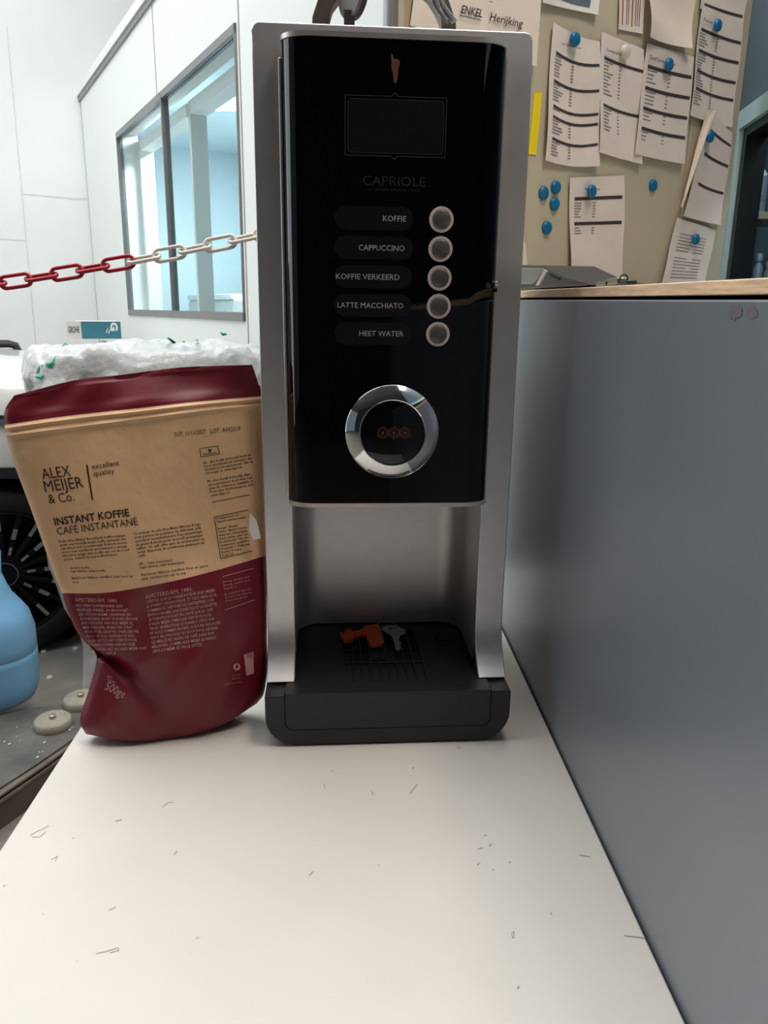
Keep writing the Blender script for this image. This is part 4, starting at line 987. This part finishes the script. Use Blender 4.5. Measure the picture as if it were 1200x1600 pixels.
for nm, mm, z_o, h in (('trim_strip', 'cladding', .012, .012), ('trim_strip', 'rimcut', -.014, .022)):
    bm = bmesh.new(); n_ = len(sd); vs = []
    for x, z in sd: vs.append([bm.verts.new((x, y, z+z_o+dz_)) for y, dz_ in ((.012, 0), (.012, h), (.03, h), (.03, 0))])
    for a, b in zip(vs, vs[1:]): [bm.faces.new((a[k], a[(k+1) % 4], b[(k+1) % 4], b[k])) for k in range(4)]
    bm.faces.new(vs[0]); bm.faces.new(vs[-1][::-1])
    link_mesh(nm, bm, M[mm], car)
box('sill', -3.0, -.42, .0, .06, .24, .34, M['cladding'], car, bevel=.01)
def wheel(x, y):
    wh = lathe('tyre', [(.235, .0), (.255, -.012), (.300, -.010), (.326, .015), (.330, .06), (.330, .16), (.32, .20), (.25, .21), (.235, .19)], M['rubber'], car, 56, Tr((x, y, .33)) @ Rot(-math.pi/2, 'X'))
    lathe('rim', [(.236, -.004), (.229, -.003), (.222, .02), (.205, .10), (0, .12)], M['rim'], wh, 56, Tr((x, y, .33)) @ Rot(-math.pi/2, 'X'))
    lathe('rim_edge', [(.2365, -.006), (.2365, -.002), (.231, -.002), (.231, -.006)], M['rimcut'], wh, 56, Tr((x, y, .33)) @ Rot(-math.pi/2, 'X'))
    lathe('hub', [(0, -.004), (.040, -.004), (.046, .004), (.048, .05)], M['rim'], wh, 32, Tr((x, y, .33)) @ Rot(-math.pi/2, 'X'))
    lathe('hub_ring', [(.043, -.006), (.046, -.006), (.046, 0), (.043, 0)], M['rimcut'], wh, 32, Tr((x, y, .33)) @ Rot(-math.pi/2, 'X'))
    for k in range(20):
        a = 2*math.pi*k/20
        Tm = Tr((x, y, .33)) @ Rot(a, 'Y')
        bm = bmesh.new(); a_box(bm, .045, .228, .004, .05, -.0085, .0085, Tm); link_mesh('spoke', bm, M['rim'], wh)
        bm = bmesh.new()
        if k % 2: a_box(bm, .165, .225, .000, .006, -.0065, .0065, Tm)
        else: a_box(bm, .075, .105, .000, .006, -.005, .005, Tm); a_box(bm, .135, .175, .0, .006, -.0075, .0075, Tm)
        link_mesh('spoke_facet', bm, M['rimcut'], wh)
wheel(0, .03)
# rail behind the car
rb = empty('tubular_rail', TC @ Vector((-.95, 2.05, 0)), math.atan2(Lx.y, Lx.x)); tag(rb, 'black tubular handrail with grey legs standing behind the white car', 'rail')
e_ = TC.inverted() @ pl(28, 537, TC @ Vector((0, 2.05, 0)), Wy); ex_ = e_.x+.95; ez_ = e_.z
tube('rail', [(ex_-1.0, 0, ez_+.0), (ex_-.05, 0, ez_), (ex_-.015, 0, ez_-.01), (ex_, 0, ez_-.05), (ex_+.005, 0, ez_-.07)], .022, M['handle'], rb, 12)
tube('leg', [(ex_, 0, ez_-.06), (ex_, 0, 0)], .018, M['ptrim'], rb, 12); tube('leg', [(ex_-.035, 0, ez_-.03), (ex_-.09, 0, 0)], .016, M['ptrim'], rb, 12); tube('leg', [(ex_-.98, 0, ez_), (ex_-.98, 0, 0)], .018, M['ptrim'], rb, 12)

# ================================================================== WRAPPED PILE
pile = empty('wrapped_pile', TC @ Vector((.5, -.30, 0)), math.atan2(Lx.y, Lx.x)); tag(pile, 'tall stack wrapped in wrinkled white plastic with green print behind the bag', 'wrapped stack')
from mathutils import noise
def pile_pt(a, b, lift=0):
    """a around, b from bottom(0) to top centre(1)"""
    hx, hy = .385, .205
    H = 1.15
    if b < .7: rr_, z = 1.0, b/.7*(H-.06)
    else:
        q = (b-.7)/.3
        rr_ = math.cos(min(1, q*1.6)*math.pi/2*.0)*1.0; 
        if q < .3: t = q/.3*math.pi/2; rr_ = 1-.16*(1-math.cos(t)); z = H-.06+.06*math.sin(t)
        else: rr_ = .84*(1-(q-.3)/.7); z = H+.012*(q-.3)/.7
    ca, sa = math.cos(a), math.sin(a); pw = .42
    x = hx*math.copysign(abs(ca)**pw, ca)*rr_; y = hy*math.copysign(abs(sa)**pw, sa)*rr_
    if b < .7: 
        k = .56+.44*(b/.7)**.75; x *= k; y *= .8+.2*b/.7
    p = Vector((x, y, z)); n1 = noise.noise(Vector((x*7, y*7+3, z*6)))*.020 + noise.noise(Vector((x*22+5, y*16, z*9)))*.012 + (1-abs(noise.noise(Vector((x*13+4*z, y*20+9, z*14-6*x)))*2.4))*.009 + (1-abs(noise.noise(Vector((x*34-20*y, y*14+3, z*26+8*x)))*2.2))*.007
    nrm = Vector((ca*.5, sa, 0)) if b < .7 else Vector((ca*.3*rr_, sa*.3*rr_, 1))
    nrm.normalize(); nn = n1+lift
    if b < .02: nn = 0
    return p + nrm*nn
bm = bmesh.new(); na, nb = 220, 120; g = []
for j in range(nb): g.append([bm.verts.new(pile_pt(2*math.pi*i/na, j/nb)) for i in range(na)])
tv = bm.verts.new(pile_pt(0, .9999))
for j in range(nb-1):
    for i in range(na): bm.faces.new((g[j][i], g[j][(i+1) % na], g[j+1][(i+1) % na], g[j+1][i]))
for i in range(na): bm.faces.new((g[-1][i], g[-1][(i+1) % na], tv))
bm.faces.new([g[0][i] for i in range(na)][::-1])
pile_bvh = BVHTree.FromBMesh(bm)
cover = link_mesh('plastic_cover', bm, M['wrap'], pile, smooth=True)
Mpi = (Matrix.Translation(pile.location) @ Rot(math.atan2(Lx.y, Lx.x), 'Z'))
MpiI = Mpi.inverted()
def onpile(x, y):
    o_ = MpiI @ CAM; d = (MpiI.to_3x3() @ ray(x, y)).normalized(); h, n, i, dist = pile_bvh.ray_cast(o_, d)
    if h is None: return MpiI @ PY(x, y, 2.5)
    return h - d*.003
for pts in ([(68, 568), (80, 566), (87, 556), (85, 567), (82, 575), (74, 573)], [(53, 588), (60, 587), (70, 586), (63, 594), (60, 591)], [(56, 583), (59, 574), (64, 567), (61, 582)], [(96, 541), (102, 535), (108, 540), (101, 538)], [(260, 528), (264, 527), (275, 535), (270, 536)], [(343, 519), (352, 520), (356, 523), (348, 525)], [(282, 534), (288, 532), (290, 536)], [(303, 531), (309, 530), (311, 534)]):
    bm = bmesh.new(); cx = sum(p[0] for p in pts)/len(pts); cy = sum(p[1] for p in pts)/len(pts)
    vs = [bm.verts.new(onpile(x, y)) for x, y in pts]; cv = bm.verts.new(onpile(cx, cy)-(MpiI.to_3x3() @ ray(cx, cy)).normalized()*.003)
    for i in range(len(vs)): bm.faces.new((vs[i], vs[(i+1) % len(vs)], cv))
    link_mesh('green_print', bm, M['green'], pile)
# carton on the pile
bl_ = TC.inverted() @ pl(128, 528, TC @ Vector((0, -.16, 0)), Wy); br_ = TC.inverted() @ pl(190, 528, TC @ Vector((0, -.16, 0)), Wy); bt_ = TC.inverted() @ pl(150, 502, TC @ Vector((0, -.16, 0)), Wy)
zt0 = 1.178; cw = br_.x-bl_.x
cbx = empty('carton', TC @ Vector((bl_.x, -.16, zt0)), math.atan2(Lx.y, Lx.x)); tag(cbx, 'teal and white product carton lying on the wrapped pile', 'box')
hgt = bt_.z-zt0
dpt = .12
box('carton_body', 0, cw, 0, dpt, 0, hgt, M['cardwhite'], cbx, bevel=.001)
box('teal_face', .0005, cw-.0005, -.0010, .0, .0005, hgt-.0005, M['teal'], cbx)
wf = prism('white_end', [(-.045, .010), (0, -.001), (0, .01)], 'z', 0, hgt, M['cardwhite'], cbx)
pr = Print(); pr.text('G', cw*.74, hgt*.95, cw*.17, math.radians(-90), hgt*.5, bold=.05); pr.quad([(cw*.60, hgt*.35), (cw*.63, hgt*.35), (cw*.68, hgt*.62), (cw*.66, hgt*.62)]); pr.quad([(cw*.66, hgt*.30), (cw*.69, hgt*.30), (cw*.73, hgt*.55), (cw*.71, hgt*.55)])
pr.build('carton_lettering', M['white'], cbx, lambda a, b: Vector((a, -.0016, b)))
pr = Print(); pr.text('GROHE', -.040, hgt*.35, hgt*.36, 0, .034, bold=.01)
pr.build('carton_lettering', M['barink'], cbx, lambda a, b: Vector((a, -.001-a*.2444-.0015, b)))

# ================================================================== PLATFORM, PADS, CONTAINER
pf = empty('low_platform', (-1.3, 1.9, 0)); tag(pf, 'low worn dark platform with rubbed metal rim on the floor', 'platform')
oline = [(-1.16, 1.05), (-1.02, 1.38), (-.883, 1.701), (-.825, 1.83), (-.775, 1.955), (-.745, 2.04), (-.76, 2.11), (-.83, 2.18), (-.98, 2.14), (-1.25, 2.02), (-2.3, 1.52), (-2.3, 1.05)]
def shrink(pts, d):
    c = Vector((sum(p[0] for p in pts)/len(pts), sum(p[1] for p in pts)/len(pts))); return [tuple(Vector(p)+(c-Vector(p)).normalized()*d) for p in pts]
rel = [(a+1.3, b-1.9) for a, b in oline]
prism('core', shrink(rel, .004), 'z', .0, .070, M['platside'], pf)
prism('rim', rel, 'z', .070, .080, M['platrim'], pf, bevel=.002)
prism('rim', shrink(rel, .008), 'z', .080, .086, M['void'], pf)
prism('rim', shrink(rel, .002), 'z', .086, .094, M['platrim'], pf, bevel=.002)
prism('deck', shrink(rel, .022), 'z', .094, .100, M['platform'], pf, bevel=.002)
for (x, y, r_, hz, lb) in ((82, 1122, .052, .026, 'round grey rubber pad with centre bolt, nearer the platform rim'), (126, 1088, .052, .026, 'round grey pad with centre bolt half hidden behind the bag')):
    p = PZ(x, y, .1+hz); pd = empty('rubber_pad', (p.x, p.y, .1), .3); tag(pd, lb, 'pad', 'rubber pads on the platform')
    lathe('disc', [(0, 0), (r_, 0), (r_+.001, .003), (r_, hz-.006), (r_-.005, hz), (0, hz)], M['pad'], pd, 36)
    lathe('bolt', [(.010, hz), (.010, hz+.009), (.008, hz+.011), (0, hz+.011)], M['bolt'], pd, 8)
bm = bmesh.new()
for k in range(30):
    x = 5+random.random()*135; y = 1085+random.random()*100 if random.random() < .8 else 1140+random.random()*30
    p = PZ(x, y, .1); q = TC.inverted() @ p
    if p.x > -.83+ (p.y-1.83)*.4 or p.y > 2.1+(p.x+.9)*.45: continue
    r_ = .0015+random.random()*.003
    bmesh.ops.create_icosphere(bm, subdivisions=1, radius=r_, matrix=Tr((p.x, p.y, .1+r_*.4)) @ Matrix.Diagonal((1, 1.3, .6, 1)))
dv = link_mesh('grit', bm, M['debris']); tag(dv, 'scattered pale crumbs and grit lying on the dark platform', 'debris', kind='stuff')
for (x, y, r_) in ((68, 1022-3, .010), (78, 1060, .012), (118, 1015, .012)):
    p = PZ(x, y, 0); 
    o = lathe('pebble', [(0, 0), (r_, 0), (r_*1.05, r_*.4), (r_*.7, r_*.8), (0, r_*.85)], M['debris'], None, 9); o.location = p
    tag(o, {68: 'small pale stone on the floor right of the container, farthest of three', 78: 'small pale stone near the rim of the dark platform', 118: 'flat pale crumb on the floor beside the wrapped stack'}[x], 'stone', 'pale stones on the floor')
# blue container
cpos_ = PZ(-28, 1093, .1); bc = empty('blue_container', (cpos_.x, cpos_.y, .1), .35); tag(bc, 'rounded blue plastic container standing on the dark platform', 'container')
dd = (Vector((cpos_.x, cpos_.y, 0))-Vector((0, 0, 0)))
def cont_r(z):   # radius from traced silhouette
    P_ = [(0, .135), (.01, .155), (.04, .167), (.08, .171), (.155, .172), (.160, .168), (.166, .172), (.22, .172), (.27, .160), (.305, .138), (.33, .120), (.36, .108), (.40, .096), (.43, .075), (.445, .045), (.45, .028)]
    for (a, b), (c, d) in zip(P_, P_[1:]):
        if z <= c: return b+(d-b)*(z-a)/(c-a)
    return P_[-1][1]
bm = bmesh.new(); n_ = 48; rings = []
zs_ = [0, .005, .012, .025, .04, .06, .08, .11, .14, .155, .160, .166, .19, .22, .245, .27, .29, .305, .33, .36, .40, .43, .445, .45]
for z in zs_:
    r_ = cont_r(z); rings.append([bm.verts.new((r_*1.0*math.copysign(abs(math.cos(2*math.pi*k/n_))**.8, math.cos(2*math.pi*k/n_)), r_*.8*math.copysign(abs(math.sin(2*math.pi*k/n_))**.8, math.sin(2*math.pi*k/n_)), z)) for k in range(n_)])
for a, b in zip(rings, rings[1:]):
    for k in range(n_): bm.faces.new((a[k], a[(k+1) % n_], b[(k+1) % n_], b[k]))
bm.faces.new(rings[0][::-1]); bm.faces.new(rings[-1])
link_mesh('body', bm, M['blueplastic'], bc, smooth=True)
lathe('cap', [(.028, .45), (.032, .452), (.032, .475), (.028, .48), (0, .48)], M['handle'], bc, 24)
tube('handle', [(-.09, 0, .40), (-.10, 0, .46), (-.07, 0, .50), (.05, 0, .51), (.09, 0, .47), (.085, 0, .41)], .012, M['blueplastic'], bc, 10)
# clear film hanging from the wrapped pile down to the floor beside the pads
bm = bmesh.new(); prev = None
def cf(x, y): return pl(x, y, TC @ Vector((0, -.56, 0)), Wy)
fl = [((72, 860), (115, 850)), ((76, 885), (118, 880)), ((88, 915), (125, 910)), ((100, 950), (140, 945)), ((122, 985), (165, 980)), ((130, 1010), (175, 1005)), ((131, 1035), (175, 1030)), ((130, 1060), (172, 1056)), ((128, 1082), (170, 1080))]
for i, (a, b) in enumerate(fl):
    row = []
    for k in range(7):
        t = k/6; p = cf(a[0]+(b[0]-a[0])*t, a[1]+(b[1]-a[1])*t) + Wy*(.012*math.sin(5*t+i*1.3)); p.z = max(p.z, .004)
        row.append(bm.verts.new(MpiI @ p))
    if prev: [bm.faces.new((prev[k], prev[k+1], row[k+1], row[k])) for k in range(6)]
    prev = row
fo = link_mesh('hanging_film', bm, M['clear'], pile, smooth=True); fo['label'] = 'clear film edge hanging to the floor'
